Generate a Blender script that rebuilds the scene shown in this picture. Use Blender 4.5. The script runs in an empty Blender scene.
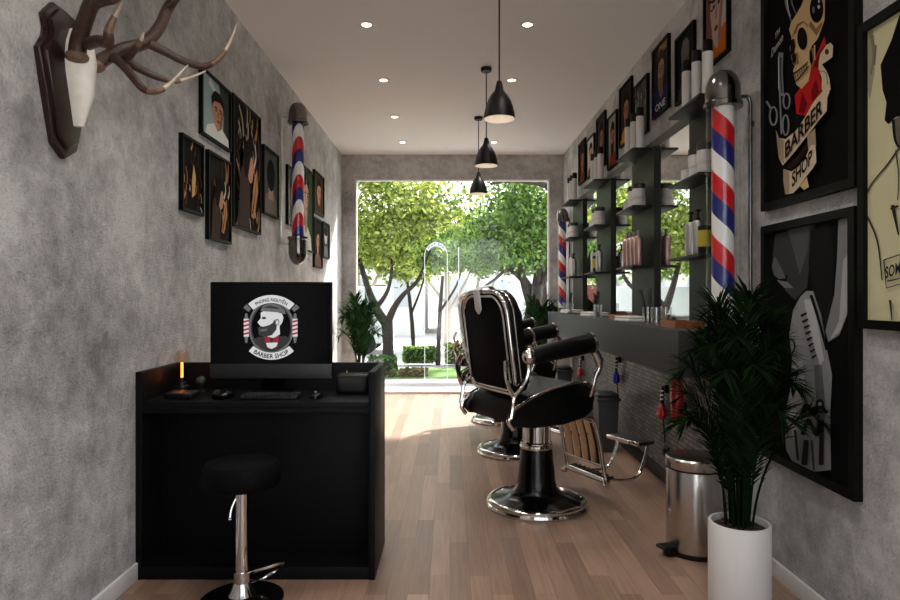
import bpy, bmesh, math, random
from mathutils import Vector, Matrix
R = math.radians
PI = math.pi
rnd = random.Random(7)
scene = bpy.context.scene
COL = scene.collection

# ------------------------------------------------------------------ room constants (metres)
EYE = 1.15; F = 640.0            # eye height, focal length in pixels at 900 px width
XL, XR = -1.279, 1.340           # side walls
YB, YF = 7.58, -1.0              # window wall, street-front wall behind the viewer
ZC = 2.834
WX0, WX1, WZ = -1.125, 1.184, 2.548

def wall_pt(px, py, X):
    """photo measurement -> (Y, Z) on the vertical wall plane x = X"""
    Y = F * X / (px - 450.0)
    return Y, EYE + (297.0 - py) * Y / F

# ------------------------------------------------------------------ materials
def lin(c):
    def f(v):
        v /= 255.0
        return v / 12.92 if v <= 0.04045 else ((v + 0.055) / 1.055) ** 2.4
    return (f(c[0]), f(c[1]), f(c[2]), 1.0)

MATS = {}
def mat(name, rgb, rough=0.5, metal=0.0, emit=None, estr=0.0, coat=0.0, spec=0.5, var=0.0, vscale=30.0, bump=0.0, trans=0.0):
    if name in MATS: return MATS[name]
    m = bpy.data.materials.new(name); m.use_nodes = True
    nt = m.node_tree; b = nt.nodes['Principled BSDF']
    b.inputs['Base Color'].default_value = lin(rgb)
    b.inputs['Roughness'].default_value = rough
    b.inputs['Metallic'].default_value = metal
    b.inputs['Coat Weight'].default_value = coat
    b.inputs['Coat Roughness'].default_value = 0.08
    b.inputs['Specular IOR Level'].default_value = spec
    if trans: b.inputs['Transmission Weight'].default_value = trans
    if emit:
        b.inputs['Emission Color'].default_value = lin(emit); b.inputs['Emission Strength'].default_value = estr
    tc = nt.nodes.new('ShaderNodeTexCoord')
    n = nt.nodes.new('ShaderNodeTexNoise'); n.inputs['Scale'].default_value = vscale; n.inputs['Detail'].default_value = 5
    nt.links.new(tc.outputs['Object'], n.inputs['Vector'])
    if var:
        r = nt.nodes.new('ShaderNodeValToRGB')
        c = lin(rgb)
        r.color_ramp.elements[0].position = 0.3; r.color_ramp.elements[1].position = 0.7
        r.color_ramp.elements[0].color = tuple(v * (1 - var) for v in c[:3]) + (1,)
        r.color_ramp.elements[1].color = tuple(min(1, v * (1 + var)) for v in c[:3]) + (1,)
        nt.links.new(n.outputs['Fac'], r.inputs['Fac']); nt.links.new(r.outputs['Color'], b.inputs['Base Color'])
    if bump:
        bp = nt.nodes.new('ShaderNodeBump'); bp.inputs['Strength'].default_value = bump; bp.inputs['Distance'].default_value = 0.004
        nt.links.new(n.outputs['Fac'], bp.inputs['Height']); nt.links.new(bp.outputs['Normal'], b.inputs['Normal'])
    MATS[name] = m
    return m

def concrete(name, dark, light, scale=1.0):
    m = bpy.data.materials.new(name); m.use_nodes = True
    nt = m.node_tree; L = nt.links.new; b = nt.nodes['Principled BSDF']
    b.inputs['Roughness'].default_value = 0.75
    tc = nt.nodes.new('ShaderNodeTexCoord')
    def noise(s, d, rough=0.6):
        n = nt.nodes.new('ShaderNodeTexNoise'); n.inputs['Scale'].default_value = s * scale
        n.inputs['Detail'].default_value = d; n.inputs['Roughness'].default_value = rough
        L(tc.outputs['Object'], n.inputs['Vector']); return n
    n1 = noise(1.6, 9, 0.66); n2 = noise(11, 9, 0.75); n3 = noise(85, 4, 0.65); n4 = noise(210, 2, 0.6)
    mx = nt.nodes.new('ShaderNodeMath'); mx.operation = 'MULTIPLY_ADD'; mx.inputs[1].default_value = 0.75
    L(n2.outputs['Fac'], mx.inputs[0]); L(n1.outputs['Fac'], mx.inputs[2])
    r = nt.nodes.new('ShaderNodeValToRGB')
    e = r.color_ramp.elements
    e[0].position = 0.62; e[0].color = lin(dark); e[1].position = 1.14; e[1].color = lin(light)
    mid = r.color_ramp.elements.new(0.84); mid.color = tuple(a * 0.45 + c * 0.55 for a, c in zip(lin(dark), lin(light)))
    L(mx.outputs[0], r.inputs['Fac'])
    # dark pores
    r2 = nt.nodes.new('ShaderNodeValToRGB'); r2.color_ramp.elements[0].position = 0.30; r2.color_ramp.elements[1].position = 0.46
    r2.color_ramp.elements[0].color = (0.55, 0.55, 0.55, 1); r2.color_ramp.elements[1].color = (1, 1, 1, 1)
    L(n3.outputs['Fac'], r2.inputs['Fac'])
    mm = nt.nodes.new('ShaderNodeMix'); mm.data_type = 'RGBA'; mm.blend_type = 'MULTIPLY'; mm.inputs['Factor'].default_value = 0.6
    L(r.outputs['Color'], mm.inputs['A']); L(r2.outputs['Color'], mm.inputs['B'])
    L(mm.outputs['Result'], b.inputs['Base Color'])
    ad = nt.nodes.new('ShaderNodeMath'); ad.operation = 'ADD'
    ad0 = nt.nodes.new('ShaderNodeMath'); ad0.operation = 'MULTIPLY_ADD'; ad0.inputs[1].default_value = 0.7
    L(n4.outputs['Fac'], ad0.inputs[0]); L(n3.outputs['Fac'], ad0.inputs[2])
    L(ad0.outputs[0], ad.inputs[0]); L(n2.outputs['Fac'], ad.inputs[1])
    bp = nt.nodes.new('ShaderNodeBump'); bp.inputs['Strength'].default_value = 0.75; bp.inputs['Distance'].default_value = 0.014
    L(ad.outputs[0], bp.inputs['Height']); L(bp.outputs['Normal'], b.inputs['Normal'])
    return m

def swizzle(nt, a, bb):
    tc = nt.nodes.new('ShaderNodeTexCoord'); s = nt.nodes.new('ShaderNodeSeparateXYZ'); c = nt.nodes.new('ShaderNodeCombineXYZ')
    nt.links.new(tc.outputs['Object'], s.inputs[0])
    nt.links.new(s.outputs[a], c.inputs['X']); nt.links.new(s.outputs[bb], c.inputs['Y'])
    return c.outputs[0], tc

def plank_floor():
    m = bpy.data.materials.new('oak_planks'); m.use_nodes = True
    nt = m.node_tree; L = nt.links.new; b = nt.nodes['Principled BSDF']
    v, tc = swizzle(nt, 'Y', 'X')
    br = nt.nodes.new('ShaderNodeTexBrick')
    br.offset = 0.37; br.offset_frequency = 3; br.squash = 1.25; br.squash_frequency = 2
    L(v, br.inputs['Vector'])
    br.inputs['Scale'].default_value = 1.0
    br.inputs['Brick Width'].default_value = 0.66; br.inputs['Row Height'].default_value = 0.082
    br.inputs['Mortar Size'].default_value = 0.0009; br.inputs['Mortar Smooth'].default_value = 0.3
    br.inputs['Color1'].default_value = lin((120, 95, 80)); br.inputs['Color2'].default_value = lin((160, 129, 108))
    br.inputs['Mortar'].default_value = lin((96, 76, 64))
    mp = nt.nodes.new('ShaderNodeMapping'); mp.inputs['Scale'].default_value = (1.2, 22, 1); L(v, mp.inputs['Vector'])
    n = nt.nodes.new('ShaderNodeTexNoise'); n.inputs['Scale'].default_value = 3.0; n.inputs['Detail'].default_value = 6
    L(mp.outputs[0], n.inputs['Vector'])
    r = nt.nodes.new('ShaderNodeValToRGB'); r.color_ramp.elements[0].color = (0.72, 0.72, 0.72, 1); r.color_ramp.elements[1].color = (1.12, 1.1, 1.08, 1)
    r.color_ramp.elements[0].position = 0.3; r.color_ramp.elements[1].position = 0.7
    L(n.outputs['Fac'], r.inputs['Fac'])
    mm = nt.nodes.new('ShaderNodeMix'); mm.data_type = 'RGBA'; mm.blend_type = 'MULTIPLY'; mm.inputs['Factor'].default_value = 0.7
    L(br.outputs['Color'], mm.inputs['A']); L(r.outputs['Color'], mm.inputs['B']); L(mm.outputs['Result'], b.inputs['Base Color'])
    b.inputs['Roughness'].default_value = 0.42
    bp = nt.nodes.new('ShaderNodeBump'); bp.inputs['Strength'].default_value = 0.25; bp.inputs['Distance'].default_value = 0.002; bp.invert = True
    L(br.outputs['Fac'], bp.inputs['Height']); L(bp.outputs['Normal'], b.inputs['Normal'])
    return m

def mosaic():
    m = bpy.data.materials.new('dark_mosaic'); m.use_nodes = True
    nt = m.node_tree; L = nt.links.new; b = nt.nodes['Principled BSDF']
    v, tc = swizzle(nt, 'Y', 'Z')
    br = nt.nodes.new('ShaderNodeTexBrick'); L(v, br.inputs['Vector'])
    br.inputs['Scale'].default_value = 1.0; br.inputs['Brick Width'].default_value = 0.075; br.inputs['Row Height'].default_value = 0.027
    br.inputs['Mortar Size'].default_value = 0.004; br.inputs['Mortar Smooth'].default_value = 0.5
    br.inputs['Color1'].default_value = lin((84, 81, 79)); br.inputs['Color2'].default_value = lin((132, 127, 122)); br.inputs['Mortar'].default_value = lin((24, 23, 22))
    L(br.outputs['Color'], b.inputs['Base Color']); b.inputs['Roughness'].default_value = 0.45
    bp = nt.nodes.new('ShaderNodeBump'); bp.inputs['Strength'].default_value = 0.8; bp.inputs['Distance'].default_value = 0.006; bp.invert = True
    L(br.outputs['Fac'], bp.inputs['Height']); L(bp.outputs['Normal'], b.inputs['Normal'])
    return m

def thin_glass(name, ior=1.45, tint=(1, 1, 1, 1), base=0.03):
    m = bpy.data.materials.new(name); m.use_nodes = True
    nt = m.node_tree; L = nt.links.new; nt.nodes.remove(nt.nodes['Principled BSDF'])
    out = nt.nodes['Material Output']
    t = nt.nodes.new('ShaderNodeBsdfTransparent'); t.inputs['Color'].default_value = tint
    g = nt.nodes.new('ShaderNodeBsdfGlossy'); g.inputs['Roughness'].default_value = 0.03
    lw = nt.nodes.new('ShaderNodeLayerWeight'); pw = nt.nodes.new('ShaderNodeMath'); pw.operation = 'POWER'; pw.inputs[1].default_value = 4.0
    f = nt.nodes.new('ShaderNodeMath'); f.operation = 'MULTIPLY_ADD'; f.inputs[1].default_value = 0.5; f.inputs[2].default_value = base
    L(lw.outputs['Facing'], pw.inputs[0]); L(pw.outputs[0], f.inputs[0])
    mx = nt.nodes.new('ShaderNodeMixShader')
    L(f.outputs[0], mx.inputs['Fac']); L(t.outputs[0], mx.inputs[1]); L(g.outputs[0], mx.inputs[2]); L(mx.outputs[0], out.inputs['Surface'])
    return m

def stripes(name, period, mode, phase=0.0, hand=1.0, face=0.0):
    """barber stripes red / white / blue around the local z axis"""
    m = bpy.data.materials.new(name); m.use_nodes = True
    nt = m.node_tree; L = nt.links.new; b = nt.nodes['Principled BSDF']
    tc = nt.nodes.new('ShaderNodeTexCoord'); s = nt.nodes.new('ShaderNodeSeparateXYZ'); L(tc.outputs['Object'], s.inputs[0])
    def math_(op, a, bv=None):
        n = nt.nodes.new('ShaderNodeMath'); n.operation = op
        for i, x in enumerate((a, bv)):
            if x is None: continue
            if isinstance(x, (int, float)): n.inputs[i].default_value = x
            else: L(x, n.inputs[i])
        return n.outputs[0]
    ang = math_('ARCTAN2', s.outputs['Y'], s.outputs['X'])
    if mode == 'helix':
        sh = math_('MULTIPLY', ang, hand / (2 * PI))
        t = math_('ADD', math_('DIVIDE', s.outputs['Z'], period), sh)
    else:                         # chevron: arches over the side turned to the room
        c = math_('COSINE', math_('SUBTRACT', ang, face))
        t = math_('ADD', math_('DIVIDE', s.outputs['Z'], period), math_('MULTIPLY', math_('SUBTRACT', 1.0, c), 0.42))
    t = math_('FRACT', math_('ADD', t, 10.0 + phase))
    r = nt.nodes.new('ShaderNodeValToRGB'); r.color_ramp.interpolation = 'CONSTANT'
    e = r.color_ramp.elements
    e[0].position = 0.0; e[0].color = lin((24, 32, 112)); e[1].position = 0.33; e[1].color = lin((196, 20, 28))
    w = e.new(0.66); w.color = lin((232, 230, 226))
    L(t, r.inputs['Fac']); L(r.outputs['Color'], b.inputs['Base Color']); b.inputs['Roughness'].default_value = 0.3
    return m

def leaf_mat(name, c1, c2, trans=0.55, gloss=0.04):
    m = bpy.data.materials.new(name); m.use_nodes = True
    nt = m.node_tree; L = nt.links.new; nt.nodes.remove(nt.nodes['Principled BSDF']); out = nt.nodes['Material Output']
    g = nt.nodes.new('ShaderNodeNewGeometry'); r = nt.nodes.new('ShaderNodeValToRGB')
    r.color_ramp.elements[0].color = lin(c1); r.color_ramp.elements[1].color = lin(c2)
    L(g.outputs['Random Per Island'], r.inputs['Fac'])
    d = nt.nodes.new('ShaderNodeBsdfDiffuse'); t = nt.nodes.new('ShaderNodeBsdfTranslucent'); mx = nt.nodes.new('ShaderNodeMixShader')
    mx.inputs[0].default_value = trans
    gl = nt.nodes.new('ShaderNodeBsdfGlossy'); gl.inputs['Roughness'].default_value = 0.4; m2 = nt.nodes.new('ShaderNodeMixShader'); m2.inputs[0].default_value = gloss
    L(r.outputs['Color'], d.inputs['Color']); L(r.outputs['Color'], t.inputs['Color'])
    L(d.outputs[0], mx.inputs[1]); L(t.outputs[0], mx.inputs[2])
    L(mx.outputs[0], m2.inputs[1]); L(gl.outputs[0], m2.inputs[2]); L(m2.outputs[0], out.inputs['Surface'])
    return m

WALL = concrete('grey_plaster', (134, 132, 131), (214, 212, 209))
FLOOR = plank_floor(); BRICK = mosaic()
CEIL = mat('ceiling_paint', (236, 234, 231), 0.9)
WHITE = mat('white_paint', (226, 224, 220), 0.5)
CHROME = mat('chrome', (225, 222, 218), 0.09, 1.0)
STEEL = mat('brushed_steel', (190, 186, 180), 0.24, 1.0)
DCHROME = mat('dark_chrome', (120, 117, 114), 0.16, 1.0)
LEATHER = mat('black_leather', (6, 6, 6), 0.48, spec=0.2, bump=0.12, vscale=120)
LACQ = mat('black_lacquer', (5, 5, 5), 0.18, spec=0.35)
DESK = mat('black_laminate', (13, 13, 13), 0.45, var=0.1, spec=0.12)
BLACKP = mat('black_plastic', (11, 11, 11), 0.42, spec=0.3)
GLOSSB = mat('glossy_black', (6, 6, 6), 0.14, spec=0.3)
FRAMEB = mat('black_frame', (13, 13, 12), 0.5, spec=0.1)
SHELFM = mat('charcoal_shelf', (40, 41, 38), 0.5, spec=0.2)
COUNTER = mat('grey_counter', (55, 56, 57), 0.5, var=0.04, spec=0.2)
MIRROR = mat('mirror_silver', (235, 237, 235), 0.012, 1.0)
GLASS = thin_glass('clear_pane', 1.28)
JARGLASS = thin_glass('tumbler_glass', 1.5, base=0.16)
PLASTW = mat('white_plastic', (214, 211, 206), 0.4)
LIDG = mat('dark_lid', (46, 44, 43), 0.4)
PINKM = mat('pink_metal', (196, 160, 152), 0.3, 0.7)
SILVM = mat('silver_bottle', (196, 192, 190), 0.3, 0.8)
YELLOW = mat('yellow_label', (178, 160, 34), 0.5)
WOODT = mat('brown_wood', (140, 82, 46), 0.5, var=0.25)
TOWEL = mat('towel_cloth', (206, 202, 196), 0.9, bump=0.5, vscale=200)
RED = mat('red_shell', (190, 18, 36), 0.28, coat=0.4)
BLUE = mat('blue_shell', (42, 44, 190), 0.3, coat=0.4)
SOIL = mat('bark_soil', (62, 45, 34), 0.95, var=0.4, bump=1.0, vscale=60)
POTW = mat('white_pot', (216, 212, 207), 0.55)
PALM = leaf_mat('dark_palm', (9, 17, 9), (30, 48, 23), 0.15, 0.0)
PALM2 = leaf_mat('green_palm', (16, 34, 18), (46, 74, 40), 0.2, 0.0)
WOODD = mat('dark_plaque', (38, 19, 14), 0.35, var=0.3, vscale=20)
BONE = mat('bone_white', (226, 220, 210), 0.6, var=0.06)
ANT = mat('antler_brown', (64, 42, 32), 0.5, var=0.35, vscale=60, bump=0.4)
ANTM = mat('antler_mid', (112, 86, 68), 0.5, var=0.3, vscale=60)
ANTT = mat('antler_tip', (186, 170, 150), 0.5, var=0.15, vscale=60)
BINM = mat('grey_bin', (62, 62, 60), 0.5)

# ------------------------------------------------------------------ mesh helpers
def nb(): return bmesh.new()

def box(bm, c, s, rz=0.0, bev=0.0, mi=0, ry=0.0, rx=0.0):
    M = Matrix.Translation(c) @ Matrix.Rotation(rz, 4, 'Z') @ Matrix.Rotation(ry, 4, 'Y') @ Matrix.Rotation(rx, 4, 'X') @ Matrix.Diagonal((s[0], s[1], s[2], 1))
    r = bmesh.ops.create_cube(bm, size=1.0, matrix=M)
    fs = set(f for v in r['verts'] for f in v.link_faces)
    for f in fs: f.material_index = mi
    if bev:
        es = list(set(e for v in r['verts'] for e in v.link_edges))
        res = bmesh.ops.bevel(bm, geom=es, offset=bev, segments=3, profile=0.5, affect='EDGES')
        for f in res['faces']: f.material_index = mi

def bx(bm, x0, x1, y0, y1, z0, z1, bev=0.0, mi=0):
    box(bm, ((x0+x1)/2, (y0+y1)/2, (z0+z1)/2), (abs(x1-x0), abs(y1-y0), abs(z1-z0)), 0, bev, mi)

def lathe(bm, prof, c=(0, 0, 0), seg=32, mi=0, M=None, sx=1.0, sy=1.0):
    rings = []
    for r, z in prof:
        if r < 1e-6: rings.append([bm.verts.new((c[0], c[1], c[2] + z))])
        else: rings.append([bm.verts.new((c[0] + sx*r*math.cos(2*PI*i/seg), c[1] + sy*r*math.sin(2*PI*i/seg), c[2] + z)) for i in range(seg)])
    for a, b in zip(rings[:-1], rings[1:]):
        for i in range(seg):
            j = (i + 1) % seg
            if len(a) == 1 and len(b) == 1: continue
            if len(a) == 1: f = bm.faces.new((a[0], b[j], b[i]))
            elif len(b) == 1: f = bm.faces.new((a[i], a[j], b[0]))
            else: f = bm.faces.new((a[i], a[j], b[j], b[i]))
            f.material_index = mi
    if M is not None:
        bmesh.ops.transform(bm, matrix=M, verts=[v for rg in rings for v in rg])

def smooth_path(pts, n=6):
    P = [Vector(p) for p in pts]
    if len(P) < 3: return P
    out = []
    for i in range(len(P) - 1):
        p0 = P[max(i-1, 0)]; p1 = P[i]; p2 = P[i+1]; p3 = P[min(i+2, len(P)-1)]
        for k in range(n):
            t = k / n
            out.append(0.5 * ((2*p1) + (p2-p0)*t + (2*p0-5*p1+4*p2-p3)*t*t + (3*p1-p0-3*p2+p3)*t**3))
    out.append(P[-1]); return out

def tube(bm, pts, rad, seg=10, smooth=0, mi=0, closed=False, sc=(1, 1), up=None, mids=None):
    n0 = len(pts)
    if smooth:
        rr = rad if isinstance(rad, (list, tuple)) else [rad] * n0
        P = smooth_path(pts, smooth)
        rad = []
        for i in range(n0 - 1):
            for k in range(smooth): rad.append(rr[i] + (rr[i+1]-rr[i]) * k / smooth)
        rad.append(rr[-1])
    else:
        P = [Vector(p) for p in pts]
        if not isinstance(rad, (list, tuple)): rad = [rad] * len(P)
    N = len(P); rings = []; prev = None
    for i, p in enumerate(P):
        if closed: t = (P[(i+1) % N] - P[i-1])
        else: t = (P[min(i+1, N-1)] - P[max(i-1, 0)])
        t = t.normalized() if t.length > 1e-9 else Vector((0, 0, 1))
        if up is not None: a = Vector(up)
        elif prev is None: a = Vector((0, 0, 1)) if abs(t.z) < 0.9 else Vector((1, 0, 0))
        else: a = prev
        a = (a - t * a.dot(t))
        a = a.normalized() if a.length > 1e-6 else t.orthogonal().normalized()
        prev = a; b = t.cross(a)
        rings.append([bm.verts.new(p + a*(rad[i]*sc[0]*math.cos(2*PI*k/seg)) + b*(rad[i]*sc[1]*math.sin(2*PI*k/seg))) for k in range(seg)])
    pairs = list(zip(range(N-1), range(1, N)))
    if closed: pairs.append((N-1, 0))
    for q, (i, j) in enumerate(pairs):
        for k in range(seg):
            l = (k+1) % seg
            f = bm.faces.new((rings[i][k], rings[i][l], rings[j][l], rings[j][k]))
            f.material_index = mids(q / max(1, len(pairs))) if mids else mi
    if not closed:
        f = bm.faces.new(list(reversed(rings[0]))); f.material_index = mids(0) if mids else mi
        f = bm.faces.new(rings[-1]); f.material_index = mids(0.999) if mids else mi

def prism(bm, poly, fn, d0, d1, bev=0.0, mi=0):
    """extrude a 2-D outline; fn(u, v, d) -> xyz"""
    a = [bm.verts.new(fn(u, v, d0)) for u, v in poly]; b = [bm.verts.new(fn(u, v, d1)) for u, v in poly]
    n = len(poly); fs = [bm.faces.new(list(reversed(a))), bm.faces.new(b)]
    for i in range(n):
        j = (i+1) % n; fs.append(bm.faces.new((a[i], a[j], b[j], b[i])))
    for f in fs: f.material_index = mi
    if bev:
        es = [e for e in set(fs[0].edges) | set(fs[1].edges)]
        bmesh.ops.bevel(bm, geom=es, offset=bev, segments=3, profile=0.5, affect='EDGES')

def ball(bm, c, r, mi=0, sc=(1, 1, 1), seg=16):
    M = Matrix.Translation(c) @ Matrix.Diagonal((sc[0], sc[1], sc[2], 1))
    rr = bmesh.ops.create_uvsphere(bm, u_segments=seg, v_segments=max(8, seg//2), radius=r, matrix=M)
    for f in set(f for v in rr['verts'] for f in v.link_faces): f.material_index = mi

def obj(name, bm, mats, parent=None, loc=(0, 0, 0), rz=0.0, angle=40, smooth=True, fix=True):
    me = bpy.data.meshes.new(name)
    if fix: bmesh.ops.recalc_face_normals(bm, faces=bm.faces[:])
    bm.to_mesh(me); bm.free()
    if not isinstance(mats, (list, tuple)): mats = [mats]
    for m in mats: me.materials.append(m)
    if smooth:
        me.shade_smooth(); me.set_sharp_from_angle(angle=R(angle))
    o = bpy.data.objects.new(name, me); COL.objects.link(o)
    o.location = loc; o.rotation_euler = (0, 0, rz)
    if parent: o.parent = parent
    return o

def tag(o, label, cat, group=None):
    o['label'] = label; o['category'] = cat
    if group: o['group'] = group
    return o

def thing(name, label, cat, loc=(0, 0, 0), rz=0.0, group=None):
    o = bpy.data.objects.new(name, None); COL.objects.link(o)
    o.empty_display_size = 0.05; o.location = loc; o.rotation_euler = (0, 0, rz)
    return tag(o, label, cat, group)

def struct(name, bm, mats, parent=None, smooth=True):
    o = obj(name, bm, mats, parent, smooth=smooth)
    if not parent: o['kind'] = 'structure'
    return o

def copy_tree(o, parent=None):
    c = o.copy(); COL.objects.link(c)
    if parent: c.parent = parent
    for ch in list(o.children): copy_tree(ch, c)
    return c

def dup(o, label, loc, rz=None, group=None):
    c = copy_tree(o); c.location = loc; c['label'] = label
    if rz is not None: c.rotation_euler = (0, 0, rz)
    if group: c['group'] = group
    return c

_fonts = {}
def glyphs(txt, italic=0.0):
    """flat text as (verts, faces), baseline at y=0, in units of font size"""
    cu = bpy.data.curves.new('lettering', 'FONT'); cu.body = txt; cu.size = 1.0; cu.resolution_u = 3; cu.offset = 0.022; cu.shear = italic
    t = bpy.data.objects.new('lettering', cu); COL.objects.link(t)
    bpy.context.view_layer.update()
    me = bpy.data.meshes.new_from_object(t.evaluated_get(bpy.context.evaluated_depsgraph_get()))
    vs = [tuple(v.co) for v in me.vertices]; fs = [tuple(p.vertices) for p in me.polygons]
    bpy.data.objects.remove(t); bpy.data.curves.remove(cu); bpy.data.meshes.remove(me)
    return vs, fs

def put_text(bm, txt, fn, mi=0, italic=0.0):
    """fn(t, h): t in 0..1 along the text, h in 0..1 cap height -> xyz"""
    vs, fs = glyphs(txt, italic)
    if not vs: return
    x0 = min(v[0] for v in vs); x1 = max(v[0] for v in vs); y1 = max(v[1] for v in vs); y0 = min(0, min(v[1] for v in vs))
    B = [bm.verts.new(fn((v[0]-x0)/(x1-x0), (v[1]-y0)/(y1-y0))) for v in vs]
    for f in fs:
        try: q = bm.faces.new([B[i] for i in f]); q.material_index = mi
        except ValueError: pass

def flat(bm, pts, mi):
    f = bm.faces.new([bm.verts.new(p) for p in pts]); f.material_index = mi

def ell(cx, cy, rx, ry, n=20, tilt=0.0):
    return [(cx + rx*math.cos(2*PI*i/n)*math.cos(tilt) - ry*math.sin(2*PI*i/n)*math.sin(tilt),
             cy + rx*math.cos(2*PI*i/n)*math.sin(tilt) + ry*math.sin(2*PI*i/n)*math.cos(tilt)) for i in range(n)]

def stroke(pts, w0, w1=None, curve=True):
    """a polyline as a ribbon polygon (2-D)"""
    w1 = w0 if w1 is None else w1
    if curve and len(pts) > 2:
        pts = [(q.x, q.y) for q in smooth_path([(x, y, 0) for x, y in pts], 5)]
    L_, R_ = [], []
    n = len(pts)
    for i, (x, y) in enumerate(pts):
        ax, ay = pts[max(i-1, 0)]; bx_, by_ = pts[min(i+1, n-1)]
        dx, dy = bx_-ax, by_-ay; l = math.hypot(dx, dy) or 1
        w = (w0 + (w1-w0)*i/(n-1)) / 2
        L_.append((x - dy/l*w, y + dx/l*w)); R_.append((x + dy/l*w, y - dx/l*w))
    return L_ + R_[::-1]

# ================================================================== SETTING
b = nb(); bx(b, XL-0.12, XR+0.12, YF-0.12, YB+0.12, -0.12, 0.0); struct('floor', b, FLOOR, smooth=False)
b = nb(); bx(b, XL-0.12, XR+0.12, YF-0.12, YB+0.12, ZC, ZC+0.14); struct('ceiling', b, CEIL, smooth=False)
b = nb(); bx(b, XL-0.12, XL, YF-0.12, YB+0.12, 0.0, ZC); struct('wall_left', b, WALL, smooth=False)
SY0, SY1, SZ0, SZ1 = -0.75, 0.60, 0.35, 2.5         # unseen side opening, added to throw daylight on the left wall
b = nb(); bx(b, XR, XR+0.12, SY1, YB+0.12, 0.0, ZC); bx(b, XR, XR+0.12, YF-0.12, SY0, 0.0, ZC); bx(b, XR, XR+0.12, SY0, SY1, 0.0, SZ0); bx(b, XR, XR+0.12, SY0, SY1, SZ1, ZC)
struct('wall_right', b, WALL, smooth=False)
b = nb(); t = 0.03
bx(b, XR+0.02, XR+0.09, SY0, SY0+t, SZ0, SZ1); bx(b, XR+0.02, XR+0.09, SY1-t, SY1, SZ0, SZ1); bx(b, XR+0.02, XR+0.09, SY0+t, SY1-t, SZ0, SZ0+t); bx(b, XR+0.02, XR+0.09, SY0+t, SY1-t, SZ1-t, SZ1)
w = struct('added_window_3', b, WHITE, smooth=False)
b = nb(); bx(b, XR+0.05, XR+0.056, SY0+t, SY1-t, SZ0+t, SZ1-t); obj('pane', b, GLASS, w, smooth=False)
b = nb()
bx(b, XL, WX0, YB, YB+0.12, 0, ZC); bx(b, WX1, XR, YB, YB+0.12, 0, ZC); bx(b, WX0, WX1, YB, YB+0.12, WZ, ZC)
struct('wall_back', b, WALL, smooth=False)
# unseen street front, its wide glazing added to let daylight in behind the viewer
FX0, FX1 = -0.5, 1.3
b = nb()
bx(b, XL, FX0, YF-0.12, YF, 0, ZC); bx(b, FX1, XR, YF-0.12, YF, 0, ZC); bx(b, FX0, FX1, YF-0.12, YF, 2.62, ZC)
struct('wall_front', b, WALL, smooth=False)
for nm, y, x0, x1, zt in (('window_1', YB+0.03, WX0, WX1, WZ), ('added_window_2', YF-0.09, FX0, FX1, 2.62)):
    b = nb(); t = 0.018
    bx(b, x0, x0+t, y-0.02, y+0.05, 0, zt); bx(b, x1-t, x1, y-0.02, y+0.05, 0, zt)
    bx(b, x0+t, x1-t, y-0.02, y+0.05, zt-t, zt); bx(b, x0+t, x1-t, y-0.02, y+0.05, 0, 0.03)
    w = struct(nm, b, WHITE, smooth=False)
    b = nb(); bx(b, x0+t, x1-t, y+0.012, y+0.018, 0.03, zt-t); obj('pane', b, GLASS, w, smooth=False)
b = nb(); bx(b, XL, XL+0.012, YF, 2.60, 0, 0.072, 0.003); bx(b, XL, XL+0.012, 3.01, YB, 0, 0.072, 0.003); struct('baseboard_left', b, WHITE)
b = nb(); bx(b, XR-0.012, XR, YF, 2.95, 0, 0.072, 0.003); struct('baseboard_right', b, WHITE)
b = nb(); bx(b, XR-0.012, XR, 2.95, 6.92, 0.09, 0.80); struct('trim_1', b, BRICK, smooth=False)
b = nb(); bx(b, XR-0.02, XR, 2.95, 6.92, 0, 0.09, 0.003); struct('trim_2', b, BLACKP)

# ================================================================== DOWNLIGHTS
EMIT = mat('lamp_glow', (255, 246, 232), 0.5, emit=(255, 240, 220), estr=6.0)
RIM = mat('lamp_rim', (214, 208, 200), 0.4)
ROWS = [6.95, 5.97, 4.96, 3.95, 2.94, 1.93, 0.92]
names_row = ['farthest row', 'third row', 'second row', 'first row in view']
proto = None
SPOT_W = 19.0
for i, y in enumerate(ROWS):
    for side, x in (('left', -0.515), ('right', 0.478)):
        sp = bpy.data.lights.new('downlight_beam', 'SPOT'); sp.energy = SPOT_W; sp.spot_size = R(125); sp.spot_blend = 0.9
        sp.color = (1.0, 0.955, 0.91); sp.shadow_soft_size = 0.1
        so = bpy.data.objects.new('downlight_beam', sp); COL.objects.link(so); so.location = (x, y, ZC-0.02)
        if i > 4: continue  # two unseen nearest rows: beams added for their light, without fixtures
        lab = ('round recessed ceiling downlight, %s from the window, %s one of the pair' % (['first', 'second', 'third', 'fourth', 'fifth'][i], side))
        if proto is None:
            proto = thing('ceiling_downlight', lab, 'downlight', (x, y, ZC), 0, 'recessed downlights in the ceiling')
            b = nb(); lathe(b, [(0.028, -0.002), (0.029, -0.006), (0.047, -0.006), (0.049, 0.0)], seg=28); obj('rim', b, RIM, proto)
            b = nb(); lathe(b, [(0.0, -0.0045), (0.0285, -0.0045)], seg=28); obj('diffuser', b, EMIT, proto)
        else: dup(proto, lab, (x, y, ZC))

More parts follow.
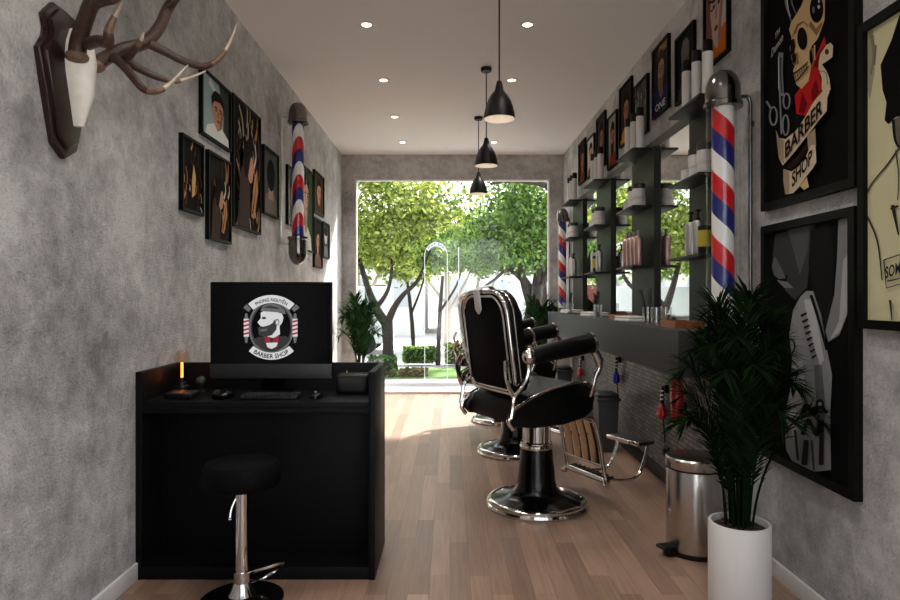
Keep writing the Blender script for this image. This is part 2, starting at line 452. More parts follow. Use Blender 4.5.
# ================================================================== PENDANTS
SHADEM = mat('black_shade', (12, 11, 10), 0.45, spec=0.25)
SHADEI = mat('shade_inside', (232, 224, 212), 0.6)
BULB = mat('bulb_glow', (255, 240, 215), 0.4, emit=(255, 232, 200), estr=0.12)
proto = None
for i, (y, w) in enumerate(((3.47, 'nearest and largest in view'), (4.706, 'middle of the row of three'), (5.99, 'farthest, closest to the window'))):
    lab = 'black bell-shaped pendant lamp on a thin cord, ' + w
    if proto is None:
        proto = thing('pendant_lamp', lab, 'pendant lamp', (0.267, y, ZC), 0, 'black pendant lamps')
        b = nb(); lathe(b, [(0, -0.028), (0.036, -0.028), (0.04, -0.022), (0.04, 0.0)], seg=24); obj('ceiling_rose', b, SHADEM, proto)
        zb = 2.115 - ZC
        b = nb(); tube(b, [(0, 0, -0.02), (0, 0, zb+0.185)], 0.0042, 8); obj('cord', b, SHADEM, proto)
        prof = [(0.012, .205), (0.017, .19), (0.022, .165), (0.028, .15), (0.045, .13), (0.062, .10), (0.074, .065), (0.082, .03), (0.086, .0)]
        b = nb(); lathe(b, [(r, zb+z) for r, z in prof], seg=40)
        sh = obj('shade', b, SHADEM, proto)
        b = nb(); lathe(b, [(r-0.003, zb+z-0.001) for r, z in prof[2:]], seg=40); obj('inner_lining', b, SHADEI, sh)
        b = nb(); ball(b, (0, 0, zb+0.06), 0.03); obj('bulb', b, BULB, proto)
    else: dup(proto, lab, (0.267, y, ZC))
    pl = bpy.data.lights.new('pendant_light', 'POINT'); pl.energy = 0.08; pl.color = (1, 0.9, 0.78); pl.shadow_soft_size = 0.03
    po = bpy.data.objects.new('pendant_light', pl); COL.objects.link(po); po.location = (0.267, y, 2.115+0.0)

# ================================================================== RECEPTION DESK
d = thing('reception_desk', 'black reception desk with raised sides standing against the left wall', 'desk', (-0.79, 2.6, 0))
DX0, DX1 = XL+0.79, -0.305+0.79
def dbox(nm, *a, **k):
    b = nb(); bx(b, *a, bev=0.0015); return obj(nm, b, DESK, d)
dbox('side_panel', DX0+0.001, DX0+0.026, 0, 0.40, 0, 0.845)
dbox('side_panel', DX1-0.026, DX1, 0, 0.40, 0, 0.845)
dbox('back_panel', DX0+0.026, DX1-0.026, 0.375, 0.40, 0, 0.845)
dbox('desktop', DX0+0.026, DX1-0.026, 0.003, 0.375, 0.695, 0.723)
dbox('apron', DX0+0.026, DX1-0.026, 0.003, 0.022, 0.676, 0.695)
dbox('modesty_panel', DX0+0.026, DX1-0.026, 0.18, 0.2, 0.05, 0.695)
dbox('bottom_board', DX0+0.026, DX1-0.026, 0.003, 0.2, 0.0, 0.05)
ZD = 0.723
# ---- computer
SCR = mat('screen_black', (3, 3, 4), 0.12, emit=(4, 4, 4), estr=0.2, spec=0.2)
def glow(nm, c, s=0.55): return mat('screen_' + nm, (c[0]//3, c[1]//3, c[2]//3), 0.3, emit=c, estr=s)
LW = glow('white', (205, 205, 205)); LG = glow('grey', (96, 96, 96)); LD = glow('dark', (44, 44, 44)); LR = glow('red', (150, 24, 44)); LK = glow('black', (10, 10, 10))
mx, my = (271-450)*2.87/F, 2.87
c = thing('desktop_computer', 'black all-in-one computer with a bearded barber logo, standing on the black desk', 'computer', (mx, my, ZD))
hw = 0.2735
b = nb(); bx(b, -hw, hw, 0, 0.02, 0.062, 0.495, 0.005); obj('monitor_body', b, GLOSSB, c)
b = nb(); bx(b, -hw+0.001, hw-0.001, -0.003, 0.001, 0.062, 0.127, 0.001); obj('chin', b, mat('chin_grey', (26, 26, 27), 0.4), c)
b = nb(); bx(b, -0.09, 0.09, 0.0, 0.09, 0, 0.008, 0.003); bx(b, -0.05, 0.05, 0.03, 0.042, 0.006, 0.2, 0.003); obj('stand', b, GLOSSB, c)
b = nb(); bx(b, -hw+0.004, hw-0.004, -0.002, 0.0015, 0.128, 0.49); scr = obj('screen', b, SCR, c, smooth=False)
def lp(qx, qy, k=0):            # logo drawing units (583x600 crop, 8.33 per photo pixel) -> screen
    px, py = 238 + qx/8.33, 290 + qy/8.33
    return ((px-450)*my/F - mx, -0.0024 - 0.0004*k, EYE + (297-py)*my/F - ZD)
b = nb()
MI = dict(W=0, G=1, D=2, R=3, K=4)
def lpoly(pts, m, k): flat(b, [lp(x, y, k) for x, y in pts], MI[m])
def arc_band(cx, cy, r0, r1, a0, a1, sy=1.0, n=22):
    A = [(cx + r1*math.cos(R(a0+(a1-a0)*i/n)), cy - sy*r1*math.sin(R(a0+(a1-a0)*i/n))) for i in range(n+1)]
    B = [(cx + r0*math.cos(R(a0+(a1-a0)*i/n)), cy - sy*r0*math.sin(R(a0+(a1-a0)*i/n))) for i in range(n+1)]
    return A + B[::-1]
lpoly(ell(278, 310, 190, 225, 40), 'G', 0); lpoly(ell(278, 310, 172, 205, 40), 'D', 1); lpoly(ell(278, 308, 160, 192, 40), 'K', 2)
lpoly([(120, 410), (180, 390), (240, 388), (330, 388), (395, 380), (440, 410), (400, 460), (340, 490), (280, 498), (200, 485), (150, 455)], 'D', 3)
lpoly([(192, 188), (215, 176), (300, 172), (365, 190), (380, 230), (372, 268), (348, 300), (352, 368), (300, 400), (235, 385), (190, 300), (164, 268), (192, 236)], 'W', 4)
lpoly([(188, 172), (212, 130), (270, 112), (340, 124), (388, 165), (402, 200), (372, 200), (330, 186), (262, 180), (215, 178)], 'G', 5)
lpoly([(200, 150), (270, 128), (350, 150), (330, 160), (260, 150)], 'D', 6)
lpoly([(166, 312), (186, 300), (215, 305), (262, 292), (290, 275), (306, 245), (326, 285), (322, 330), (284, 376), (222, 392), (176, 376)], 'D', 5)
lpoly([(180, 330), (250, 320), (240, 340), (190, 345)], 'G', 6)
lpoly([(200, 224), (232, 222), (238, 240), (206, 244)], 'D', 6)
lpoly(ell(328, 268, 20, 28, 12), 'G', 6); lpoly(ell(330, 270, 11, 18, 12), 'W', 7)
lpoly([(236, 440), (335, 436), (322, 470), (282, 492), (246, 474)], 'W', 5)
lpoly([(222, 384), (280, 402), (342, 382), (338, 440), (282, 424), (230, 442)], 'R', 6); lpoly(ell(282, 412, 16, 16, 10), 'D', 7)
for sx in (50, 456):
    lpoly([(sx, 240), (sx+42, 240), (sx+42, 388), (sx, 388)], 'W', 3)
    for q in range(4): lpoly([(sx, 258+q*34), (sx+42, 246+q*34), (sx+42, 262+q*34), (sx, 274+q*34)], 'R', 4)
    lpoly([(sx+5, 240), (sx+37, 240), (sx+30, 195), (sx+12, 195)], 'G', 3); lpoly([(sx+5, 388), (sx+37, 388), (sx+30, 440), (sx+12, 440)], 'G', 3)
lpoly(arc_band(280, 330, 222, 288, 48, 132), 'W', 5); lpoly(arc_band(280, 300, 222, 280, 228, 312), 'W', 5)
lpoly(arc_band(280, 330, 240, 296, 134, 142), 'G', 4); lpoly(arc_band(280, 330, 240, 296, 38, 46), 'G', 4)
def arc_text(txt, cx, cy, r, h, a0, a1, inv, k):
    def fn(t, hh):
        a = R(a0 + (a1-a0)*t); rr = r + (h*hh if not inv else -h*hh)
        return lp(cx + rr*math.cos(a), cy - rr*math.sin(a), k)
    put_text(b, txt, fn, MI['K'])
arc_text('PHONG NGUYỄN', 280, 330, 234, 46, 122, 58, False, 6)
arc_text('BARBER SHOP', 280, 300, 270, 38, 236, 304, True, 6)
obj('logo', b, [LW, LG, LD, LR, LK], scr, smooth=False, fix=False)

def at_desk(px, Y): return ((px-450)*Y/F, Y, ZD)
# keyboard
k = thing('keyboard', 'black keyboard lying in front of the computer screen', 'keyboard', at_desk(270, 2.70))
b = nb(); bx(b, -0.115, 0.125, -0.05, 0.05, 0, 0.014, 0.004); obj('case', b, BLACKP, k)
b = nb()
for r in range(5):
    for q in range(14): box(b, (-0.104 + q*0.0168, -0.036 + r*0.0175, 0.017), (0.0135, 0.0142, 0.008), bev=0.0015)
o = obj('keys', b, mat('key_black', (24, 24, 24), 0.35), k)
# mice
ms = thing('computer_mouse', 'small black computer mouse to the right of the keyboard', 'mouse', at_desk(316, 2.70))
b = nb(); ball(b, (0, 0, 0.004), 0.032, sc=(0.85, 1.2, 0.75)); bmesh.ops.bisect_plane(b, geom=b.verts[:]+b.edges[:]+b.faces[:], plane_co=(0, 0, 0.0005), plane_no=(0, 0, -1), clear_outer=True); obj('shell', b, GLOSSB, ms)
b = nb(); lathe(b, [(0, -0.003), (0.007, -0.003), (0.007, 0.003), (0, 0.003)], M=Matrix.Translation((0, -0.012, 0.026)) @ Matrix.Rotation(PI/2, 4, 'Y'), seg=14); obj('scroll_wheel', b, STEEL, ms)
ms = thing('puck_speaker', 'rounded glossy black gadget left of the keyboard', 'gadget', at_desk(223, 2.70))
b = nb(); lathe(b, [(0, 0), (0.04, 0), (0.046, 0.01), (0.044, 0.024), (0.03, 0.036), (0, 0.04)], seg=28); obj('shell', b, GLOSSB, ms)
b = nb(); ball(b, (0.02, -0.034, 0.022), 0.004); obj('glint_bead', b, CHROME, ms)  # chrome bead stands in for the highlight on the dome
# card terminal
t = thing('card_terminal', 'flat black handheld device lying on the desk beside the left wall', 'device', at_desk(182, 2.70), R(-12))
b = nb(); box(b, (0, 0, 0.016), (0.13, 0.075, 0.022), bev=0.005, rx=R(6)); obj('case', b, BLACKP, t)
b = nb(); box(b, (-0.012, -0.012, 0.0262), (0.05, 0.03, 0.002), rx=R(6)); obj('display', b, mat('copper_display', (70, 46, 40), 0.4), t)
# edison lamp
t = thing('bulb_lamp', 'small table lamp with a bare glowing filament bulb on a black base', 'lamp', at_desk(182, 2.86))
b = nb(); lathe(b, [(0, 0), (0.034, 0), (0.036, 0.006), (0.034, 0.03), (0.02, 0.036), (0.018, 0.05), (0, 0.05)], seg=24); obj('base', b, BLACKP, t)
b = nb(); lathe(b, [(0.015, .05), (0.016, .07), (0.02, .10), (0.028, .135), (0.0305, .155), (0.027, .175), (0.015, .188), (0, .191)], seg=24); obj('bulb', b, thin_glass('amber_glass', 1.5, (1, 0.86, 0.72, 1)), t)
b = nb()
for q in range(4): tube(b, [(0.004*math.cos(q*PI/2), 0.004*math.sin(q*PI/2), 0.068), (0.004*math.cos(q*PI/2), 0.004*math.sin(q*PI/2), 0.135)], 0.0013, 6)
obj('filament', b, mat('filament_glow', (255, 150, 60), 0.5, emit=(255, 128, 44), estr=4.0), t)
# round clock
t = thing('desk_ball', 'little dark ball on a short stand beside the glowing bulb lamp', 'ornament', at_desk(201, 2.86))
b = nb(); lathe(b, [(0, 0), (0.02, 0), (0.02, 0.006), (0.006, 0.012), (0.006, 0.034), (0, 0.034)], seg=20); obj('stand', b, BLACKP, t)
b = nb(); ball(b, (0, 0, 0.052), 0.022); obj('head', b, mat('grey_ball', (44, 44, 40), 0.45), t)
# black box
t = thing('desk_radio', 'black box with rounded corners on the right end of the desk', 'box', at_desk(354, 2.86))
b = nb(); bx(b, -0.072, 0.066, -0.05, 0.06, 0, 0.085, 0.01); obj('case', b, BLACKP, t)
b = nb(); bx(b, -0.058, 0.052, -0.053, -0.049, 0.012, 0.07, 0.003); obj('front_grille', b, mat('grille', (9, 9, 9), 0.6), t)
b = nb(); lathe(b, [(0, 0), (0.004, 0), (0.003, 0.014), (0, 0.016)], (-0.03, -0.01, 0.085), 12); obj('knob', b, mat('brass', (200, 160, 90), 0.25, 1.0), t)

# ================================================================== STOOL
st = thing('bar_stool', 'low round black stool on a chrome column in front of the desk', 'stool', (-0.79, 2.43, 0))
b = nb(); lathe(b, [(0, 0.437), (0.13, 0.437), (0.143, 0.447), (0.146, 0.47), (0.144, 0.505), (0.13, 0.525), (0.06, 0.531), (0, 0.531)], seg=40); obj('seat', b, mat('matt_vinyl', (5, 5, 5), 0.7, spec=0.1), st)
b = nb(); lathe(b, [(0.024, 0.055), (0.024, 0.437)], seg=28); obj('column', b, CHROME, st)
b = nb(); lathe(b, [(0, 0), (0.155, 0), (0.155, 0.006), (0.12, 0.014), (0.05, 0.024), (0.05, 0.0)], seg=40); obj('base', b, LACQ, st)
b = nb(); lathe(b, [(0.052, 0.022), (0.04, 0.04), (0.028, 0.075), (0.026, 0.095)], seg=28); obj('base_cone', b, CHROME, st)
b = nb()
tube(b, [(0.02, 0, 0.10), (0.07, -0.06, 0.135), (0.13, -0.05, 0.15), (0.155, 0.0, 0.145), (0.13, 0.05, 0.10), (0.07, 0.06, 0.06), (0.02, 0.0, 0.06)], 0.006, 8, 6)
tube(b, [(0, 0, 0.06), (0, 0, 0.11)], 0.03, 20)
obj('footrest_loop', b, CHROME, st)
b = nb(); tube(b, [(0, 0, 0.43), (-0.03, -0.02, 0.36), (-0.035, -0.03, 0.32)], 0.004, 8, 4); ball(b, (-0.035, -0.03, 0.317), 0.007); obj('height_lever', b, CHROME, st)

# ================================================================== BARBER CHAIRS
def barber_chair(label, loc, rz):
    t = thing('barber_chair', label, 'barber chair', loc, rz, 'barber chairs in a row')
    b = nb(); lathe(b, [(0, 0.004), (0.262, 0.004), (0.262, 0.034), (0.235, 0.045), (0.18, 0.056), (0.135, 0.075), (0.112, 0.105), (0.104, 0.15), (0.085, 0.33), (0, 0.33)], seg=48); obj('pedestal', b, LACQ, t)
    b = nb(); lathe(b, [(0.25, 0.0), (0.276, 0.0), (0.281, 0.012), (0.276, 0.024), (0.270, 0.026), (0.270, 0.036), (0.262, 0.044), (0.25, 0.046), (0.243, 0.04), (0.25, 0.0)], seg=64); obj('base_ring', b, CHROME, t)
    b = nb(); lathe(b, [(0.07, 0.33), (0.07, 0.5)], seg=32)
    for q in range(8): tube(b, [(0.07*math.cos(q*PI/4), 0.07*math.sin(q*PI/4), 0.345), (0.07*math.cos(q*PI/4), 0.07*math.sin(q*PI/4), 0.495)], 0.008, 8)
    obj('column', b, CHROME, t)
    b = nb(); lathe(b, [(0.07, 0.318), (0.088, 0.318), (0.092, 0.328), (0.088, 0.338), (0.084, 0.34), (0.088, 0.344), (0.088, 0.352), (0.07, 0.356)], seg=40); obj('collar', b, CHROME, t)
    # seat
    fn = lambda u, v, w: (u, w, v)
    seatp = [(-0.295, 0.53), (-0.302, 0.57), (-0.285, 0.615), (-0.24, 0.64), (-0.1, 0.665), (0.05, 0.69), (0.13, 0.69), (0.18, 0.665), (0.197, 0.61), (0.183, 0.55), (0.13, 0.515), (0, 0.5), (-0.22, 0.5), (-0.29, 0.505)]
    b = nb(); prism(b, seatp, fn, -0.21, 0.21, 0.02); obj('seat', b, LEATHER, t)
    b = nb(); bx(b, -0.16, 0.16, -0.13, 0.13, 0.47, 0.505, 0.01); obj('seat_carrier', b, BLACKP, t)
    pan = [(-0.33, 0.53), (-0.327, 0.565), (-0.29, 0.597), (-0.18, 0.645), (-0.05, 0.678), (0.07, 0.697), (0.14, 0.694), (0.187, 0.665), (0.205, 0.61), (0.19, 0.545), (0.135, 0.507), (0.0, 0.49), (-0.2, 0.487), (-0.3, 0.5)]
    for s in (-1, 1):
        b = nb(); prism(b, pan, fn, s*0.211, s*0.252, 0.016); p = obj('side_panel', b, mat('gloss_vinyl', (5, 5, 5), 0.3, spec=0.3), t)
        b = nb(); tube(b, [(u, s*0.250, v+0.004) for u, v in pan[0:9]], 0.0075, 8, 4); tube(b, [(-0.33, s*0.248, 0.56), (-0.337, s*0.248, 0.53), (-0.31, s*0.248, 0.492)], 0.012, 8, 4); obj('trim', b, CHROME, p)
    # backrest: h along the recline, d forward
    ca, sa = math.cos(R(7.7)), math.sin(R(7.7))
    def bk(y, h, dd): return (-0.275 - h*sa + dd*ca, y, 0.655 + h*ca + dd*sa)
    def outline(w, h0, h1, r0, r1, n=6):
        pts = []
        for cx, cy, r, a0 in ((w-r0, h0+r0, r0, -90), (w-r1, h1-r1, r1, 0), (-w+r1, h1-r1, r1, 90), (-w+r0, h0+r0, r0, 180)):
            for i in range(n+1):
                a = R(a0 + 90*i/n); pts.append((cx + r*math.cos(a), cy + r*math.sin(a)))
        return pts
    ol = outline(0.225, 0.0, 0.525, 0.05, 0.12)
    b = nb(); prism(b, ol, bk, 0.0, 0.085, 0.022); br_ = obj('backrest', b, LEATHER, t)
    b = nb(); prism(b, outline(0.185, 0.035, 0.485, 0.045, 0.10), bk, -0.013, 0.0, 0.006); obj('rear_panel', b, mat('rear_vinyl', (5, 5, 5), 0.7, spec=0.1), br_)
    b = nb(); tube(b, [bk(u, v, 0.0) for u, v in ol], 0.011, 10, closed=True)
    o2 = outline(0.2, 0.02, 0.505, 0.05, 0.11)
    tube(b, [bk(u, v, -0.010) for u, v in o2], 0.007, 8, closed=True)
    tube(b, [bk(u, v, 0.035) for u, v in outline(0.229, -0.004, 0.529, 0.05, 0.12)], 0.005, 8, closed=True)
    obj('back_frame', b, CHROME, t)
    b = nb()
    prism(b, [(-0.004, 0.54), (0.05, 0.54), (0.05, 0.435), (0.023, 0.41), (-0.004, 0.435)], lambda u, v, w: bk(u, v, w), -0.028, -0.016, 0.002)
    tube(b, [bk(0.023, 0.53, -0.022), bk(0.023, 0.548, 0.0), bk(0.023, 0.548, 0.06), bk(0.023, 0.52, 0.09)], 0.023, 8, 4, sc=(0.25, 1.15))
    obj('headrest_strap', b, mat('grey_strap', (206, 204, 202), 0.55), t)
    # arms
    for s in (-1, 1):
        y = s*0.287
        A = Vector((-0.235, y, 0.855)); B_ = Vector((0.155, y, 0.91))
        b = nb(); tube(b, [A + (B_-A)*q for q in (0, 0.04, 0.3, 0.6, 0.96, 1.0)], [0.036, 0.043, 0.047, 0.05, 0.052, 0.044], 16, sc=(1.0, 0.82)); a = obj('armrest', b, LEATHER, t)
        b = nb(); tube(b, [B_ + (B_-A)*q for q in (-0.04, 0.0, 0.03, 0.05)], [0.056, 0.058, 0.045, 0.02], 16, sc=(1.0, 0.85)); obj('front_cap', b, CHROME, a)
        b = nb(); ball(b, A + Vector((-0.008, 0, 0.0)), 0.043, sc=(0.9, 0.9, 1.0)); obj('rear_cap', b, CHROME, a)
        b = nb(); tube(b, [(0.165, y, 0.87), (0.195, y, 0.82), (0.20, y, 0.775), (0.175, y, 0.73), (0.16, y, 0.68), (0.165, s*0.257, 0.63)], [0.022, 0.025, 0.017, 0.013, 0.011, 0.012], 10, 5); obj('arm_support', b, CHROME, t)
        b = nb()
        yy = s*0.262
        tube(b, [(-0.23, yy, 0.83), (-0.235, yy, 0.76), (-0.27, yy, 0.70), (-0.315, yy, 0.655), (-0.325, yy, 0.60), (-0.335, yy, 0.55)], [0.014, 0.011, 0.011, 0.012, 0.012, 0.013], 8, 4)
        tube(b, [(-0.345, s*0.235, 0.83), (-0.36, yy, 0.77), (-0.345, yy, 0.71), (-0.315, yy, 0.655)], [0.012, 0.011, 0.011, 0.012], 8, 4)
        prism(b, [(-0.235, 0.755), (-0.27, 0.70), (-0.315, 0.66), (-0.345, 0.71), (-0.352, 0.735), (-0.30, 0.705)], fn, yy-0.004, yy+0.004)
        obj('arm_bracket', b, CHROME, t)
    # footrest
    b = nb()
    for s in (-1, 1):
        tube(b, [(0.10, s*0.15, 0.49), (0.2, s*0.165, 0.492), (0.262, s*0.17, 0.47), (0.30, s*0.172, 0.35), (0.325, s*0.172, 0.22), (0.345, s*0.172, 0.13)], 0.011, 10, 5)
        tube(b, [(0.345, s*0.172, 0.13), (0.335, s*0.185, 0.11), (0.335, s*0.2, 0.11)], 0.018, 10)
    tube(b, [(0.262, -0.17, 0.465), (0.262, 0.17, 0.465)], 0.009, 8); tube(b, [(0.325, -0.17, 0.215), (0.325, 0.17, 0.215)], 0.008, 8)
    obj('leg_frame', b, CHROME, t)
    b = nb()
    for q in range(4):
        y = -0.114 + q*0.076
        tube(b, [(0.266, y, 0.46), (0.302, y, 0.345), (0.326, y, 0.22)], 0.033, 14, 4, sc=(0.18, 1.0))
    obj('calf_panel', b, mat('warm_chrome', (214, 190, 160), 0.2, 1.0), t)
    b = nb(); tube(b, [(0.345, -0.19, 0.128), (0.345, 0.19, 0.128)], 0.016, 12); box(b, (0.375, 0, 0.135), (0.07, 0.35, 0.012), bev=0.004)
    for q in range(9): tube(b, [(0.345, -0.16+q*0.04, 0.142), (0.405, -0.16+q*0.04, 0.145)], 0.005, 6)
    obj('foot_bar', b, CHROME, t)
    for s in (-1, 1):
        b = nb(); tube(b, [(0.36, s*0.125, 0.128), (0.48, s*0.125, 0.105), (0.58, s*0.125, 0.10), (0.64, s*0.125, 0.135), (0.68, s*0.125, 0.22), (0.70, s*0.125, 0.288)], 0.009, 8, 5); obj('step_arm', b, CHROME, t)
    b = nb(); bx(b, 0.622, 0.742, -0.135, 0.135, 0.285, 0.305, 0.004); sp_ = obj('step_plate', b, mat('step_rubber', (20, 20, 20), 0.6), t)
    b = nb(); bx(b, 0.613, 0.623, -0.137, 0.137, 0.282, 0.308, 0.003); obj('step_edge', b, CHROME, sp_)
    return t
TH = R(27)
ch = barber_chair('black leather barber chair with chrome trim, the nearest and largest of the row', (0.478, 3.54, 0), TH)
dup(ch, 'black leather barber chair, the middle one, partly hidden behind the nearest chair', (0.478, 4.75, 0))
dup(ch, 'black leather barber chair, farthest in the row, mostly hidden by the others, near the window', (0.478, 5.95, 0))

# ================================================================== BARBER POLES
def barber_pole(label, x, y, side, z0, z1, rt, stripe):
    """side = +1 on the right wall, -1 on the left; tube from z0 to z1"""
    t = thing('barber_pole', label, 'barber pole', (x, y, z0), 0, 'striped barber poles')
    wx = (XR if side > 0 else XL) - x
    h = z1 - z0; k = rt/0.055; R1 = rt*1.33
    b = nb(); lathe(b, [(0, 0), (rt*0.86, 0), (rt*0.86, h), (0, h)], seg=40); obj('striped_cylinder', b, stripe, t)
    b = nb(); lathe(b, [(R1*0.96, 0), (R1*0.96, h)], seg=40); obj('glass_tube', b, GLASS, t)
    b = nb(); lathe(b, [(0, h), (R1*1.12, h), (R1*1.12, h+0.02*k), (R1*1.02, h+0.025*k), (R1*1.02, h+0.075*k), (R1*0.98, h+0.10*k), (R1*0.80, h+0.135*k), (R1*0.6, h+0.152*k), (R1*0.5, h+0.158*k), (0, h+0.165*k)], seg=36); obj('top_cap', b, DCHROME, t)
    b = nb(); lathe(b, [(0, 0), (R1*1.12, 0), (R1*1.12, -0.02*k), (R1*1.02, -0.025*k), (R1*1.02, -0.13*k), (R1*0.9, -0.17*k), (R1*0.62, -0.20*k), (R1*0.45, -0.215*k), (0, -0.225*k)], seg=36); obj('bottom_cap', b, DCHROME, t)
    b = nb(); wl = wx - side*0.012
    zt, zb = h+0.05*k, -0.055*k
    tube(b, [(0, 0, zt), (wl*0.55, 0, zt), (wl*0.9, 0, zt), (wl, 0, zt-0.035), (wl, 0, zt-0.09), (wl, 0, h*0.5), (wl, 0, zb+0.09), (wl, 0, zb+0.035), (wl*0.9, 0, zb), (wl*0.55, 0, zb), (0, 0, zb)], 0.0085*k, 10, 5)
    for zz in (zt-0.12, zb+0.12): tube(b, [(wl, 0, zz), (wx + side*0.001, 0, zz)], 0.014*k, 12)
    obj('wall_bracket', b, DCHROME if side > 0 else CHROME, t)
    return t
barber_pole('red white and blue barber pole on the left wall among the small framed photos', -1.14, 4.80, -1, 1.60, 2.45, 0.052, stripes('pole_arches', 0.283, 'arch', 0.02, face=R(-62)))
barber_pole('large red white and blue barber pole on the right wall beside the skull poster', 1.207, 2.83, 1, 1.03, 1.985, 0.055, stripes('pole_spiral', 0.283, 'helix', 0.75, 1.0))
barber_pole('small-looking striped barber pole in the far right corner beside the window', 1.25, 7.12, 1, 1.03, 1.985, 0.050, stripes('pole_spiral_far', 0.283, 'helix', 0.2, 1.0))

# ================================================================== MIRROR, SHELVES, COUNTER
b = nb(); bx(b, XR-0.012, XR, 2.99, 6.86, 0.993, 2.115); mr = obj('wall_mirror', b, MIRROR, None, smooth=False)
tag(mr, 'long wall mirror behind the bottle shelves on the right wall', 'mirror')
b = nb(); bx(b, XR-0.02, XR-0.0, 2.99, 6.86, 2.115, 2.165, 0.002); obj('top_rail', b, mat('rail_grey', (84, 82, 79), 0.5), mr)
b = nb(); bx(b, 1.06, XR-0.0005, 2.97, 6.92, 0.775, 0.993, 0.003); ct = obj('wall_counter', b, COUNTER, None)
tag(ct, 'long dark grey floating counter below the mirror', 'counter')
UC = [3.245, 4.345, 5.445, 6.545]; UN = ['nearest', 'second', 'third', 'farthest']
ZT, ZM, ZL, ZK = 2.117, 1.745, 1.357, 0.993
proto = None
for i, yc in enumerate(UC):
    lab = 'dark shelf column with three ledges over the mirror, %s of the four' % UN[i]
    loc = (XR-0.012, yc, 0)
    if proto is None:
        proto = thing('shelf_unit', lab, 'shelf', loc, 0, 'bottle shelves over the mirror')
        b = nb(); bx(b, -0.022, -0.0, -0.25, 0.25, ZK, ZT); obj('back_board', b, mat('olive_board', (28, 30, 22), 0.5, spec=0.25), proto, smooth=False)
        for z in (ZT, ZM, ZL):
            b = nb(); bx(b, -0.148, -0.0221, -0.21, 0.21, z-0.014, z, 0.002); obj('shelf_ledge', b, SHELFM, proto)
    else: dup(proto, lab, loc)

# --- products: prototypes are thing Empties (base on the shelf)
def lathe_thing(name, label, cat, loc, parts, group):
    t = thing(name, label, cat, loc, 0, group)
    for nm, prof, m in parts:
        b = nb(); lathe(b, prof, seg=24); obj(nm, b, m, t)
    return t
pr = {}
def place(kind, label, loc, group, scale=None, **kw):
    if kind in pr: t = dup(pr[kind], label, loc, None, group)
    else:
        nm, cat, parts = KINDS[kind]; t = lathe_thing(nm, label, cat, loc, parts, group); pr[kind] = t
    return t
KINDS = {
 'spray': ('spray_bottle', 'bottle', [('body', [(0, 0), (0.024, 0), (0.0255, 0.004), (0.0255, 0.212), (0.022, 0.216)], PLASTW), ('cap', [(0.0235, 0.214), (0.0235, 0.266), (0.021, 0.272), (0, 0.273)], BLACKP)]),
 'jar': ('pomade_jar', 'jar', [('body', [(0, 0), (0.038, 0), (0.041, 0.004), (0.041, 0.052), (0.038, 0.054)], PLASTW), ('lid', [(0.042, 0.053), (0.042, 0.084), (0.040, 0.086), (0, 0.086)], LIDG)]),
 'whitejar': ('pomade_jar', 'jar', [('body', [(0, 0), (0.038, 0), (0.041, 0.004), (0.041, 0.042), (0.038, 0.044)], PLASTW), ('lid', [(0.043, 0.043), (0.043, 0.058), (0.040, 0.06), (0, 0.06)], mat('pale_lid', (196, 192, 188), 0.4))]),
 'pink': ('shampoo_bottle', 'bottle', [('body', [(0, 0), (0.026, 0), (0.028, 0.004), (0.028, 0.18), (0.022, 0.192), (0.012, 0.198)], PINKM), ('cap', [(0.012, 0.196), (0.012, 0.225), (0.010, 0.232), (0, 0.232)], mat('grey_cap', (150, 146, 142), 0.3, 0.6))]),
 'silver': ('pump_bottle', 'bottle', [('body', [(0, 0), (0.027, 0), (0.029, 0.004), (0.029, 0.16), (0.024, 0.172), (0.012, 0.176)], SILVM), ('pump', [(0.012, 0.175), (0.012, 0.19), (0.005, 0.192), (0.005, 0.215), (0.013, 0.217), (0.013, 0.228), (0, 0.23)], BLACKP)]),
 'yellow': ('hair_clay_tin', 'tin', [('body', [(0, 0), (0.033, 0), (0.034, 0.003), (0.034, 0.035), (0.034, 0.036)], BLACKP), ('label_band', [(0.0345, 0.036), (0.0345, 0.115)], YELLOW), ('lid', [(0.034, 0.115), (0.034, 0.135), (0.03, 0.138), (0, 0.138)], BLACKP)]),
}
XS = XR - 0.012 - 0.080
pos3 = ['nearest of the three', 'middle of the three', 'farthest of the three']
for i, yc in enumerate(UC):
    n = UN[i]
    for q in range(3):
        place('spray', 'tall white bottle with black cap on the %s top shelf, %s' % (n, pos3[q]), (XS-0.004, yc-0.155+q*0.135, ZT), 'white bottles on the top shelves')
    for q in range(3):
        place('whitejar', 'pale-lidded white jar, bottom layer on the %s middle shelf, %s' % (n, pos3[q]), (XS-0.01, yc-0.155+q*0.11, ZM), 'white jars on the middle shelves')
    for q in range(2):
        place('jar', 'dark-lidded white jar, top layer on the %s middle shelf, %s' % (n, ['nearer of the two', 'farther of the two'][q]), (XS-0.01, yc-0.145+q*0.11, ZM+0.06), 'dark-lidded jars on the middle shelves')
for i, kinds in enumerate([['yellow', 'silver', 'silver'], ['pink', 'pink', 'pink', 'pink'], ['silver', 'yellow', 'silver'], ['silver', 'pink']]):
    n = UN[i]; cnt = {}; yc = UC[i]
    for q, kd in enumerate(kinds):
        cnt[kd] = cnt.get(kd, 0) + 1
        tot = kinds.count(kd); w = '' if tot == 1 else ', ' + ['nearest', 'next nearest', 'third', 'last'][cnt[kd]-1] + ' of %s' % ['', 'one', 'two', 'three', 'four'][tot]
        nm = {'yellow': 'black tin with yellow label', 'silver': 'silver pump bottle', 'pink': 'pinkish shampoo bottle'}[kd]
        place(kd, '%s on the lower ledge of the %s shelf column%s' % (nm, n, w), (XS-0.012, yc-0.145+q*0.092, ZL), 'bottles on the lower ledges')
